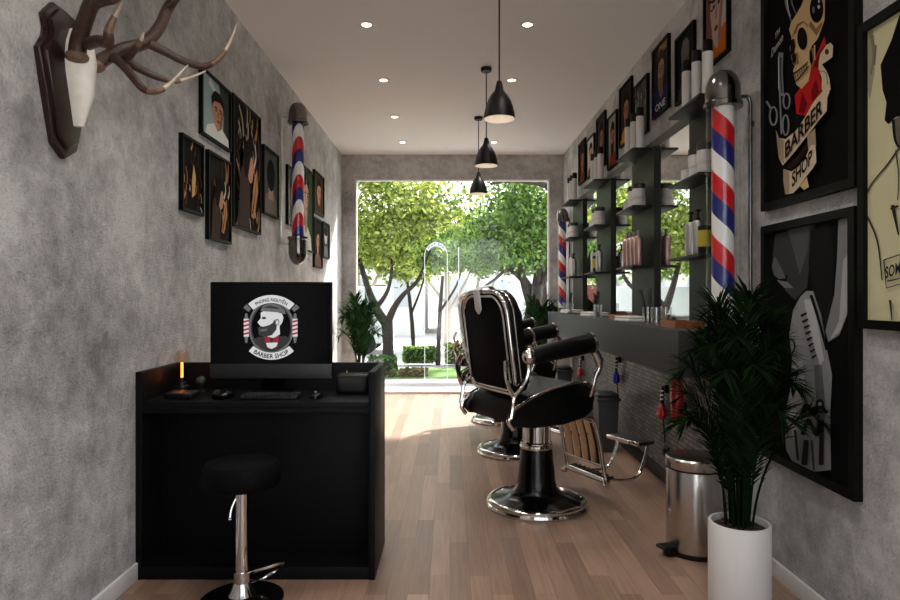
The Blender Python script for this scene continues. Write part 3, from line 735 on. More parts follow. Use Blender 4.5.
# --- counter clutter
def tumbler(label, loc, brushes=0, comb=False):
    t = thing('glass_tumbler', label, 'tumbler', loc, 0, 'glass tumblers on the counter')
    b = nb(); lathe(b, [(0, 0), (0.03, 0), (0.033, 0.1), (0.031, 0.1), (0.028, 0.006), (0, 0.006)], seg=24); obj('glass', b, JARGLASS, t)
    return t
tb = tumbler('clear glass tumbler holding black combs on the counter below the second shelf column', (1.12, 3.62, ZK))
def comb(label, x, y, z, dx, dy, L=0.19):
    b = nb(); tube(b, [(0, 0, 0), (dx*0.5, dy*0.5, L*0.6), (dx, dy, L)], [0.006, 0.010, 0.011], 8, sc=(1, 0.4))
    o = obj('comb_handle', b, mat('dark_handle', (34, 34, 36), 0.35), None, (x, y, z)); return tag(o, label, 'comb', 'combs in tumblers')
comb('black comb leaning left in the glass tumbler below the second shelf column', 1.12, 3.635, ZK+0.008, -0.035, 0.02)
comb('black comb standing upright in the glass tumbler below the second shelf column', 1.125, 3.605, ZK+0.008, 0.0, 0.0, 0.2)
tl = [((1.13, 3.50), 'empty clear tumbler on the counter, nearest the palm'), ((1.20, 3.56), 'empty clear tumbler behind the one with combs'), ((1.12, 4.85), 'clear tumbler on the counter below the third shelf column, nearer one'),
      ((1.15, 4.97), 'clear tumbler on the counter below the third shelf column, farther one'), ((1.12, 5.95), 'clear tumbler on the counter between third and farthest shelf columns'), ((1.14, 6.3), 'clear tumbler on the far end of the counter')]
for (x, y), l in tl: dup(tb, l, (x, y, ZK))
comb('black comb in the tumbler below the third shelf column', 1.12, 4.85, ZK+0.008, 0.0, -0.01)
comb('black comb in the tumbler between third and farthest shelf columns', 1.12, 5.95, ZK+0.008, 0.01, 0.01)
proto = None
for (x, y), l in [((1.19, 3.30), 'brown wooden tray on the near end of the counter'), ((1.2, 4.45), 'brown wooden tray on the counter below the second shelf column'), ((1.2, 5.45), 'brown wooden tray on the counter below the third shelf column')]:
    if proto is None:
        proto = thing('wooden_tray', l, 'tray', (x, y, ZK), 0, 'wooden trays on the counter')
        b = nb(); bx(b, -0.07, 0.07, -0.11, 0.11, 0, 0.01)
        for q in ((-0.07, -0.062, -0.11, 0.11), (0.062, 0.07, -0.11, 0.11), (-0.062, 0.062, -0.11, -0.102), (-0.062, 0.062, 0.102, 0.11)): bx(b, *q, 0.01, 0.035)
        obj('tray_body', b, WOODT, proto, smooth=False)
        b = nb(); bx(b, -0.05, 0.05, -0.06, 0.06, 0.01, 0.026, 0.004); obj('tray_insert', b, mat('tray_grey', (120, 116, 110), 0.6), proto)
    else: dup(proto, l, (x, y, ZK))
proto = None
for (x, y), l in [((1.16, 4.06), 'folded white towels lying on the counter between nearest and second shelf columns'), ((1.16, 5.15), 'folded white towel on the counter between second and third shelf columns'), ((1.16, 6.1), 'folded white towel on the counter toward the window')]:
    if proto is None:
        b = nb(); box(b, (0, 0, 0.01), (0.16, 0.24, 0.02), bev=0.008); box(b, (0.005, 0.01, 0.028), (0.15, 0.22, 0.016), rz=R(5), bev=0.007)
        proto = tag(obj('folded_towel', b, TOWEL, None, (x, y, ZK), R(6)), l, 'towel', 'towels on the counter')
    else: dup(proto, l, (x, y, ZK))

# ================================================================== TOOLS HANGING UNDER THE COUNTER
XW = XR - 0.012
def clipper(label, y, z, m):
    t = thing('hair_clipper', label, 'hair clipper', (XW, y, z), 0, 'hair clippers hung under the counter')
    b = nb(); bx(b, -0.02, 0.001, -0.012, 0.012, 0.16, 0.21, 0.002); obj('hook', b, BLACKP, t)
    b = nb(); tube(b, [(-0.035, 0, 0.0), (-0.037, 0, 0.025), (-0.037, 0, 0.065), (-0.034, 0, 0.095)], [0.026, 0.041, 0.036, 0.016], 16, 4, sc=(0.75, 1.0)); obj('body', b, m, t)
    b = nb(); tube(b, [(-0.034, 0, 0.09), (-0.03, 0, 0.20)], 0.010, 12); obj('handle', b, BLACKP, t)
    b = nb()
    for q in range(3): lathe(b, [(0.0135, 0.118+q*0.026), (0.0135, 0.128+q*0.026)], (-0.032, 0, 0), 14)
    obj('rings', b, CHROME, t)
    b = nb(); tube(b, [(-0.03, 0.0, 0.0), (-0.022, 0.004, -0.06), (-0.018, 0.0, -0.14)], 0.008, 8, 4, sc=(0.6, 1.6)); obj('strap', b, BLACKP, t)
    return t
cl = clipper('red hair clipper hanging on the dark mosaic wall beside the red dryer', 3.90, 0.405, RED)
o = clipper('blue hair clipper with pale handle hanging above the tall grey bin', 4.98, 0.48, BLUE)
dup(cl, 'red hair clipper hanging under the far end of the counter', (XW, 6.35, 0.36))
t = thing('hair_dryer', 'red hair dryer hanging on the dark mosaic wall under the near end of the counter', 'hair dryer', (XW, 3.60, 0.46))
b = nb(); tube(b, [(-0.05, 0, 0.0), (-0.052, 0, 0.03), (-0.052, 0, 0.15), (-0.05, 0, 0.23)], [0.026, 0.034, 0.037, 0.032], 18, 4); obj('barrel', b, RED, t)
b = nb(); tube(b, [(-0.05, 0, 0.225), (-0.05, 0, 0.24)], [0.030, 0.024], 16); tube(b, [(-0.05, 0, 0.002), (-0.05, 0, -0.02)], [0.024, 0.026], 16); obj('nozzle', b, BLACKP, t)
b = nb(); tube(b, [(-0.05, 0.03, 0.13), (-0.045, 0.09, 0.12), (-0.04, 0.13, 0.07)], [0.016, 0.015, 0.013], 12, 4); obj('handle', b, RED, t)
b = nb(); bx(b, -0.03, 0.001, -0.015, 0.015, 0.06, 0.1, 0.003); obj('wall_clip', b, BLACKP, t)
b = nb(); bx(b, XW-0.012, XW, 3.86, 3.94, 0.17, 0.24, 0.003); so = tag(obj('wall_socket', b, BLACKP), 'small black wall socket low on the dark mosaic wall', 'socket')
b = nb(); bx(b, XW-0.03, XW-0.012, 3.88, 3.92, 0.185, 0.225, 0.004); obj('plug', b, BLACKP, so)

# ---- bins
def tall_bin(label, loc):
    t = thing('waste_bin', label, 'bin', loc, 0, 'tall grey bins along the right wall')
    b = nb(); prism(b, [(-0.075, -0.09), (0.075, -0.09), (0.075, 0.09), (-0.075, 0.09)], lambda u, v, w: (u*(0.86+0.14*w/0.38), v*(0.86+0.14*w/0.38), w), 0, 0.385, 0.006); obj('body', b, BINM, t)
    b = nb(); bx(b, -0.088, 0.088, -0.103, 0.103, 0.38, 0.405, 0.006); bx(b, -0.078, 0.078, -0.093, 0.093, 0.405, 0.436, 0.012); obj('lid', b, mat('bin_lid', (50, 50, 48), 0.45), t)
    return t
tbn = tall_bin('tall dark grey lidded bin standing against the mosaic wall behind the nearest chair', (1.17, 4.81, 0))
dup(tbn, 'dark grey lidded bin near the far end of the counter, beyond the chairs', (1.17, 6.62, 0))
b = nb(); bx(b, 1.02, 1.31, 6.95, 7.02+0.03, 0.0, 0.62, 0.004)  # added panel for a white area beyond the counter, not a known object
tag(obj('added_panel', b, WHITE), 'low white panel added beyond the end of the counter', 'board')

t = thing('pedal_bin', 'brushed steel pedal bin standing beside the white plant pot', 'bin', (1.11, 2.90, 0))
b = nb(); lathe(b, [(0, 0.02), (0.124, 0.02), (0.125, 0.025), (0.125, 0.375), (0.124, 0.378)], seg=48); obj('body', b, STEEL, t)
b = nb(); lathe(b, [(0, 0), (0.126, 0), (0.128, 0.01), (0.126, 0.021), (0, 0.021)], seg=48); obj('base_ring', b, BLACKP, t)
b = nb(); lathe(b, [(0.122, 0.376), (0.127, 0.378), (0.127, 0.384), (0.122, 0.386)], seg=48); obj('gasket', b, BLACKP, t)
b = nb(); lathe(b, [(0.126, 0.385), (0.128, 0.388), (0.128, 0.425), (0.122, 0.432), (0.07, 0.440), (0, 0.443)], seg=48); obj('lid', b, STEEL, t)
b = nb(); box(b, (-0.145, -0.05, 0.040), (0.075, 0.06, 0.014), rz=R(20), bev=0.005); box(b, (-0.125, -0.045, 0.016), (0.05, 0.05, 0.032), rz=R(20), bev=0.004); obj('pedal', b, BLACKP, t)

# ================================================================== PALMS
def palm(label, loc, pot_r, pot_h, nfr, height, spread, leafmat, seed, xlim=None, nl=34, leaflen=0.17, potmat=POTW, ylim=None, xmin=None, lw=0.0048):
    rg = random.Random(seed)
    t = thing('potted_palm', label, 'plant', loc)
    b = nb(); lathe(b, [(0, 0), (pot_r*0.97, 0), (pot_r, 0.01), (pot_r, pot_h-0.004), (pot_r-0.003, pot_h), (pot_r-0.010, pot_h), (pot_r-0.012, pot_h-0.004), (pot_r-0.012, pot_h-0.03)], seg=48); obj('pot', b, potmat, t)
    b = nb(); lathe(b, [(0, pot_h-0.018), (pot_r*0.4, pot_h-0.016), (pot_r-0.012, pot_h-0.024)], seg=32)
    for q in range(60):
        a = rg.uniform(0, 2*PI); r = rg.uniform(0, pot_r-0.03); box(b, (r*math.cos(a), r*math.sin(a), pot_h-0.016), (0.012, 0.008, 0.008), rz=a, mi=0)
    obj('soil', b, SOIL, t, smooth=False)
    for i in range(nfr):
        a = 2*PI*i/nfr*2.399 + rg.uniform(-0.3, 0.3); a = (i*2.39996) % (2*PI)
        fr = (i+0.5)/nfr                           # inner fronds stand upright, outer ones lean out
        hgt = height*(1.0 - 0.52*fr**1.8)*rg.uniform(0.9, 1.05); out = spread*(0.12 + 0.9*fr**0.8)*rg.uniform(0.85, 1.12)
        r0 = rg.uniform(0.01, pot_r*0.45)
        dx, dy = math.cos(a), math.sin(a)
        def lim(p):
            x, y, z = p
            if xlim is not None and x > xlim: x = xlim - 0.02*math.tanh((x-xlim)*4)
            if xmin is not None and x < xmin: x = xmin + 0.02*math.tanh((xmin-x)*4)
            if ylim is not None and y > ylim: y = ylim - 0.02*math.tanh((y-ylim)*4)
            return Vector((x, y, z))
        z0 = pot_h - 0.02
        pts = [Vector((dx*r0, dy*r0, z0)), Vector((dx*(r0+out*0.12), dy*(r0+out*0.12), z0+hgt*0.35)), Vector((dx*(r0+out*0.42), dy*(r0+out*0.42), z0+hgt*0.76)), Vector((dx*(r0+out*0.78), dy*(r0+out*0.78), z0+hgt*0.97)), Vector((dx*(r0+out), dy*(r0+out), z0+hgt*(0.93+0.07*(1-fr))))]
        P = smooth_path(pts, 10); P = [lim(p) for p in P]
        b = nb(); n = len(P)
        tube(b, P, [0.0052*(1-0.75*q/(n-1)) for q in range(n)], 5)
        side0 = Vector((-dy, dx, 0))
        for q in range(nl):
            s = 0.22 + 0.78*q/(nl-1); f_ = s*(n-1); ii = min(int(f_), n-2); p = P[ii].lerp(P[ii+1], f_-ii)
            tn = (P[ii+1]-P[ii]).normalized()
            L_ = leaflen*(0.45 + 0.75*math.sin(PI*min(1, (s-0.16)/0.9)))*rg.uniform(0.85, 1.1)
            for sg in (-1, 1):
                dirv = (side0*sg*0.8 + tn*(0.75+0.6*s) + Vector((rg.gauss(0, 0.08), rg.gauss(0, 0.08), 0.1 + rg.gauss(0, 0.1)))).normalized()
                w = lw
                nrm = dirv.cross(tn); nrm = nrm.normalized() if nrm.length > 1e-4 else Vector((0, 0, 1)); wv = nrm.cross(dirv).normalized()*w
                m1 = p + dirv*L_*0.5 + Vector((0, 0, -0.004)); e1 = p + dirv*L_ + Vector((0, 0, -0.22*L_*rg.uniform(0.5, 1.3)))
                v = [b.verts.new(lim(x)) for x in (p - wv*0.5, p + wv*0.5, m1 + wv, m1 - wv, e1)]
                b.faces.new((v[0], v[1], v[2], v[3])); b.faces.new((v[3], v[2], v[4]))
        obj('frond', b, leafmat, t, fix=False, smooth=False)
    return t
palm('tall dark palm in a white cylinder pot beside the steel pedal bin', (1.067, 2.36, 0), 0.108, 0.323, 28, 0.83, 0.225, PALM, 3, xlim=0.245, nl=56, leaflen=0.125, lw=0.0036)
palm('green palm in the far left corner by the window behind the desk', (-0.985, 7.05, 0), 0.13, 0.36, 18, 0.80, 0.22, PALM2, 5, nl=30, leaflen=0.17, xmin=-0.27, lw=0.007)
palm('green palm in the far right corner by the window behind the chairs', (1.02, 7.30, 0), 0.12, 0.36, 16, 0.74, 0.24, PALM2, 9, nl=28, leaflen=0.17, xlim=0.28, ylim=0.22, lw=0.007)

# ================================================================== FRAMED PICTURES
ART = {}
def A(c):
    k = 'print_%02x%02x%02x' % c
    return mat(k, c, 0.7, spec=0.03)
def picture(name, label, cat, side, y0, y1, z0, z1, polys, group=None, fw=0.014, bg=(20, 20, 20), texts=(), depth=0.022, frame_mat=None, mapper=None):
    """a framed print on a side wall; y0 = near edge, y1 = far edge; polys in unit coords (u left->right as seen, v up), or wall px through mapper"""
    X = XR if side > 0 else XL
    yc, zc = (y0+y1)/2, (z0+z1)/2
    t = thing(name, label, cat, (X, yc, zc), 0, group)
    W, H = (y1-y0)/2, (z1-z0)/2
    s = -side
    b = nb()
    for a0, a1, c0, c1 in ((-W, -W+fw, -H, H), (W-fw, W, -H, H), (-W+fw, W-fw, -H, -H+fw), (-W+fw, W-fw, H-fw, H)):
        bx(b, 0, s*depth, a0, a1, c0, c1)
    obj('frame', b, frame_mat or FRAMEB, t, smooth=False)
    mats = [A(bg)]; idx = {bg: 0}
    b = nb()
    def P3(u, v, k):              # u 0..1 left to right as seen from the room, v 0..1 upward
        yy = (-W + 2*W*u) if side < 0 else (W - 2*W*u)
        return (s*(depth*0.45 + 0.0004*k), yy, -H + 2*H*v)
    flat(b, [P3(0, 0, 0), P3(1, 0, 0), P3(1, 1, 0), P3(0, 1, 0)], 0)
    du = fw/(2*W); dv = fw/(2*H)
    def conv(p):
        if mapper:
            Y, Z = wall_pt(p[0], p[1], X + s*depth*0.45)
            u = (Y-y0)/(y1-y0) if side < 0 else (y1-Y)/(y1-y0); v = (Z-z0)/(z1-z0)
        else: u, v = p
        return min(1-du, max(du, u)), min(1-dv, max(dv, v))
    for k, (c, pts) in enumerate(polys):
        if c not in idx: idx[c] = len(mats); mats.append(A(c))
        q = [P3(*conv(p), k+1) for p in pts]
        qq = []
        for p in q:
            if not qq or (Vector(p)-Vector(qq[-1])).length > 1e-6: qq.append(p)
        if len(qq) > 2 and (Vector(qq[0])-Vector(qq[-1])).length < 1e-6: qq.pop()
        if len(qq) >= 3: flat(b, qq, idx[c])
    for (txt, c, fnp, it) in texts:
        if c not in idx: idx[c] = len(mats); mats.append(A(c))
        put_text(b, txt, lambda tt, hh: P3(*conv(fnp(tt, hh)), len(polys)+2), idx[c], it)
    obj('print', b, mats, t, smooth=False, fix=False)
    return t

SK, SKD, HAIR, WHT = (198, 146, 116), (150, 100, 76), (26, 20, 18), (222, 222, 220)
def portrait(bg, shirt, hair=HAIR, skin=SK, cx=0.52, cy=0.56, r=0.2, beard=None, extra=()):
    d_ = tuple(int(c*0.78) for c in skin)
    P = [(shirt, [(cx-0.42, 0.0), (cx-0.36, 0.20), (cx-0.12, 0.30), (cx+0.12, 0.30), (cx+0.38, 0.18), (cx+0.45, 0.0)]),
         (d_, [(cx-0.10, 0.27), (cx-0.09, 0.42), (cx+0.1, 0.42), (cx+0.11, 0.27), (cx, 0.2)]),
         (skin, ell(cx, cy, r, r*1.05, 24)), (skin, [(cx-r*0.92, cy-0.02), (cx-r*0.6, cy-r*1.2), (cx, cy-r*1.5), (cx+r*0.6, cy-r*1.2), (cx+r*0.92, cy-0.02)]),
         (d_, [(cx+r*0.15, cy-r*1.42), (cx+r*0.6, cy-r*1.2), (cx+r*0.96, cy), (cx+r*0.9, cy+r*0.4), (cx+r*0.45, cy-r*0.3)]),
         (hair, [(cx-r*1.02, cy-0.02), (cx-r*1.12, cy+r*0.8), (cx-r*0.6, cy+r*1.45), (cx+r*0.3, cy+r*1.5), (cx+r*1.05, cy+r*1.0), (cx+r*1.08, cy), (cx+r*0.92, cy+r*0.5), (cx+r*0.3, cy+r*0.78), (cx-r*0.6, cy+r*0.62), (cx-r*0.92, cy+r*0.3)]),
         (hair, [(cx-r*0.62, cy+r*0.22), (cx-r*0.15, cy+r*0.26), (cx-r*0.15, cy+r*0.14), (cx-r*0.62, cy+r*0.1)]), (hair, [(cx+r*0.62, cy+r*0.22), (cx+r*0.15, cy+r*0.26), (cx+r*0.15, cy+r*0.14), (cx+r*0.62, cy+r*0.1)]),
         (HAIR, ell(cx-r*0.38, cy-r*0.04, r*0.16, r*0.08, 10)), (HAIR, ell(cx+r*0.38, cy-r*0.04, r*0.16, r*0.08, 10)),
         (d_, [(cx-r*0.05, cy), (cx+r*0.08, cy), (cx+r*0.16, cy-r*0.48), (cx-r*0.14, cy-r*0.48)]), ((120, 60, 56), ell(cx, cy-r*0.82, r*0.3, r*0.09, 12))]
    if beard: P.append((beard, [(cx-r*0.92, cy-r*0.2), (cx-r*0.5, cy-r*0.62), (cx, cy-r*0.55), (cx+r*0.5, cy-r*0.62), (cx+r*0.92, cy-r*0.2), (cx+r*0.66, cy-r*1.4), (cx, cy-r*1.9), (cx-r*0.66, cy-r*1.4)]))
    return list(extra) + P
def busy(seed, tone=((168, 116, 74), (92, 62, 44), (206, 196, 186), (44, 40, 40)), n=26):
    rg = random.Random(seed); P = []
    for q in range(n):
        c = tone[rg.randrange(len(tone))]; cx, cy = rg.uniform(0.1, 0.9), rg.uniform(0.06, 0.94); L_ = rg.uniform(0.04, 0.16); a = rg.uniform(0.9, 2.2)
        P.append((c, stroke([(cx-L_*math.cos(a), cy-L_*math.sin(a)), (cx+0.02, cy), (cx+L_*math.cos(a+0.3), cy+L_*math.sin(a+0.3))], rg.uniform(0.02, 0.07), rg.uniform(0.005, 0.03))))
    return P
def barber_scene(seed, arm=(190, 136, 90)):
    P = busy(seed)
    P += [((70, 56, 50), [(0.1, 0.0), (0.16, 0.45), (0.36, 0.55), (0.5, 0.3), (0.46, 0.0)]), ((30, 26, 26), ell(0.42, 0.56, 0.17, 0.15)), (SK, ell(0.50, 0.50, 0.11, 0.12)), (HAIR, [(0.26, 0.5), (0.3, 0.68), (0.46, 0.74), (0.6, 0.62), (0.5, 0.58), (0.42, 0.44), (0.3, 0.4)]),
          (arm, [(0.52, 0.12), (0.62, 0.1), (0.78, 0.34), (0.74, 0.52), (0.64, 0.44), (0.58, 0.28)]), ((210, 204, 196), stroke([(0.62, 0.52), (0.7, 0.62), (0.66, 0.72)], 0.04, 0.02)), ((60, 40, 32), stroke([(0.56, 0.14), (0.66, 0.3), (0.72, 0.46)], 0.03, 0.01))]
    return P
def lrect(px0, px1, yt, yb_, yt2=None, yb2=None, X=XL+0.012):
    a = wall_pt(px0, yt, X); bq = wall_pt(px0, yb_, X); c_ = wall_pt(px1, 0, X)
    zt, zb = a[1], bq[1]
    if yt2 is not None: zt = (zt + wall_pt(px1, yt2, X)[1])/2
    if yb2 is not None: zb = (zb + wall_pt(px1, yb2, X)[1])/2
    ys = sorted((a[0], c_[0])); return ys[0], ys[1], zb, zt
G1 = 'framed photos on the left wall'
picture('framed_photo', 'framed portrait of a dark-haired young man in a white shirt, highest on the left wall', 'picture', -1, *lrect(200.7, 230, 70, 135, 88.5, 151), portrait(0, (226, 226, 224), cx=0.56, cy=0.52, r=0.2, extra=[((58, 66, 64), [(0.72, 0), (1, 0), (1, 1), (0.6, 1), (0.78, 0.5)]), ((206, 214, 214), [(0.25, 0.85), (0.3, 1.0), (0.55, 0.8), (0.5, 0.74)])]), G1, bg=(150, 172, 172))
picture('framed_photo', 'small dark framed photo nearest the antlers, lowest left of the picture group', 'picture', -1, *lrect(181, 202.7, 133, 210.4, 145, 216), busy(11, ((196, 150, 100), (90, 60, 50), (186, 178, 180), (50, 40, 40)), 22) + [((204, 160, 100), [(0.42, 0.2), (0.55, 0.25), (0.6, 0.5), (0.5, 0.66), (0.42, 0.45)])], G1, bg=(26, 22, 22))
picture('framed_photo', 'dark framed photo of a barber at work, below the portrait of the man in white', 'picture', -1, *lrect(207.3, 230.2, 149.6, 238.5, 162.5, 245), barber_scene(12), G1, bg=(34, 34, 30))
picture('framed_photo', 'largest framed photo of the left wall, a crowded dark barber scene', 'picture', -1, *lrect(232, 259.8, 93, 226, 118, 235), busy(13, ((168, 130, 84), (84, 62, 48), (176, 166, 150), (46, 42, 42), (30, 28, 30)), 60) + barber_scene(14)[26:], G1, bg=(28, 25, 24))
picture('framed_photo', 'framed photo of the back of a dark-haired head, just left of the barber pole', 'picture', -1, *lrect(263, 278, 145, 213, 155, 219.6), [((120, 108, 100), [(0.1, 0), (0.2, 0.3), (0.35, 0.36), (0.7, 0.36), (0.9, 0.26), (1, 0)]), ((176, 138, 116), [(0.36, 0.25), (0.38, 0.5), (0.68, 0.5), (0.7, 0.25)]), ((24, 22, 22), ell(0.52, 0.62, 0.27, 0.24))], G1, bg=(84, 84, 82))
picture('framed_photo', 'narrow framed photo partly hidden behind the left barber pole, nearer one', 'picture', -1, *lrect(287, 298.5, 164, 224), portrait(0, (60, 58, 56), skin=(178, 128, 100)), G1, bg=(70, 74, 66))
picture('framed_photo', 'tall framed photo of a figure in white on green, right behind the left barber pole', 'picture', -1, *lrect(300, 313, 162, 249), portrait(0, (206, 204, 198), cx=0.45, cy=0.66, r=0.19), G1, bg=(52, 74, 48))
picture('framed_photo', 'small framed portrait on brown, upper one beyond the left barber pole', 'picture', -1, *lrect(313.8, 323.6, 169, 211.6), portrait(0, (66, 46, 34)), G1, bg=(74, 50, 32))
picture('framed_photo', 'small dark framed photo, lower one just beyond the left barber pole', 'picture', -1, *lrect(313.8, 322, 216.4, 267), portrait(0, (120, 92, 70), cx=0.5, r=0.17), G1, bg=(30, 26, 24))
picture('framed_photo', 'smallest black and white framed photo, last on the left wall before the window', 'picture', -1, *lrect(322.8, 329, 221, 257.6), [((190, 190, 190), ell(0.5, 0.6, 0.22, 0.2)), ((120, 120, 120), [(0.2, 0), (0.3, 0.35), (0.7, 0.35), (0.85, 0)]), ((20, 20, 20), ell(0.5, 0.74, 0.24, 0.12))], G1, bg=(60, 60, 60))
def rrect(px0, px1, *a): return lrect(px0, px1, *a, X=XR-0.012)
G2 = 'framed photos above the mirror'
picture('framed_photo', 'small dark framed portrait above the mirror, farthest along the right wall', 'picture', 1, *rrect(579, 585.5, 145, 186), portrait(0, (120, 60, 36), skin=(170, 110, 80)), G2, bg=(48, 34, 30))
picture('framed_photo', 'white-backed framed portrait above the mirror, second from the window', 'picture', 1, *rrect(587, 594.5, 141, 180), portrait(0, (100, 70, 60)), G2, bg=(196, 194, 190))
picture('framed_photo', 'dark framed portrait of a capped head above the mirror, third from the window', 'picture', 1, *rrect(597, 605.5, 120, 172), portrait(0, (80, 74, 66), skin=(150, 110, 90)), G2, bg=(62, 56, 50))
picture('framed_photo', 'framed portrait of a red-faced bearded man on pale ground above the mirror', 'picture', 1, *rrect(608, 617, 119, 171), portrait(0, (150, 50, 40), skin=(196, 110, 84), beard=(60, 30, 24)), G2, bg=(150, 146, 140))
picture('framed_photo', 'framed photo with orange lower edge above the mirror, fifth from the window', 'picture', 1, *rrect(620, 632, 90, 149), portrait(0, (206, 130, 40), skin=(170, 116, 84), extra=[((214, 140, 40), [(0, 0), (1, 0), (1, 0.22), (0, 0.12)])]), G2, bg=(46, 34, 30))
picture('framed_photo', 'framed busy black and white photo above the mirror behind the second group of bottles', 'picture', 1, *rrect(635, 648, 87.5, 142), busy(31, ((196, 190, 182), (120, 112, 104), (40, 38, 38), (160, 110, 80)), 40), G2, bg=(90, 86, 82))
def navy_text(t, h): return (0.2+0.62*t, 0.07+0.1*h)
picture('framed_photo', 'framed photo of a bearded man on navy blue with lettering, above the mirror', 'picture', 1, *rrect(653, 669, 51, 119.5, 34, 107.5), portrait(0, (36, 38, 78), skin=(170, 128, 106), beard=(120, 96, 84), hair=(60, 44, 36), cy=0.62, r=0.19, extra=[((40, 42, 92), [(0, 0), (1, 0), (1, 0.34), (0, 0.40)]), ((150, 120, 84), [(0.3, 0.84), (0.95, 0.86), (0.9, 1), (0.4, 1)])]), G2, bg=(44, 42, 44), texts=[('ONE', (200, 200, 206), navy_text, 0)])
picture('framed_photo', 'frameless-looking dark portrait of a grey-haired man behind the nearest bottles', 'picture', 1, *rrect(676, 694.5, 40, 106, 20, 92), portrait(0, (70, 68, 66), hair=(104, 102, 100), skin=(112, 100, 92), beard=(86, 84, 82), cy=0.58), G2, bg=(30, 30, 30))
picture('framed_photo', 'framed portrait of a man with glasses and orange collar, nearest above the mirror', 'picture', 1, *rrect(704.5, 729, -30, 69, -72, 54), portrait(0, (206, 112, 40), skin=(190, 160, 146), hair=(96, 74, 62), cx=0.52, cy=0.52, r=0.27, extra=[((196, 192, 188), [(0.6, 0.2), (1, 0.2), (1, 1), (0.7, 1)]), ((214, 120, 50), [(0.2, 0), (1, 0), (1, 0.3), (0.6, 0.26)])]) + [((40, 34, 34), stroke([(0.2, 0.6), (0.5, 0.56), (0.86, 0.66)], 0.02)), ((40, 34, 34), stroke([(0.3, 0.6), (0.3, 0.5), (0.46, 0.5), (0.48, 0.58)], 0.015))], G2, bg=(120, 84, 66))

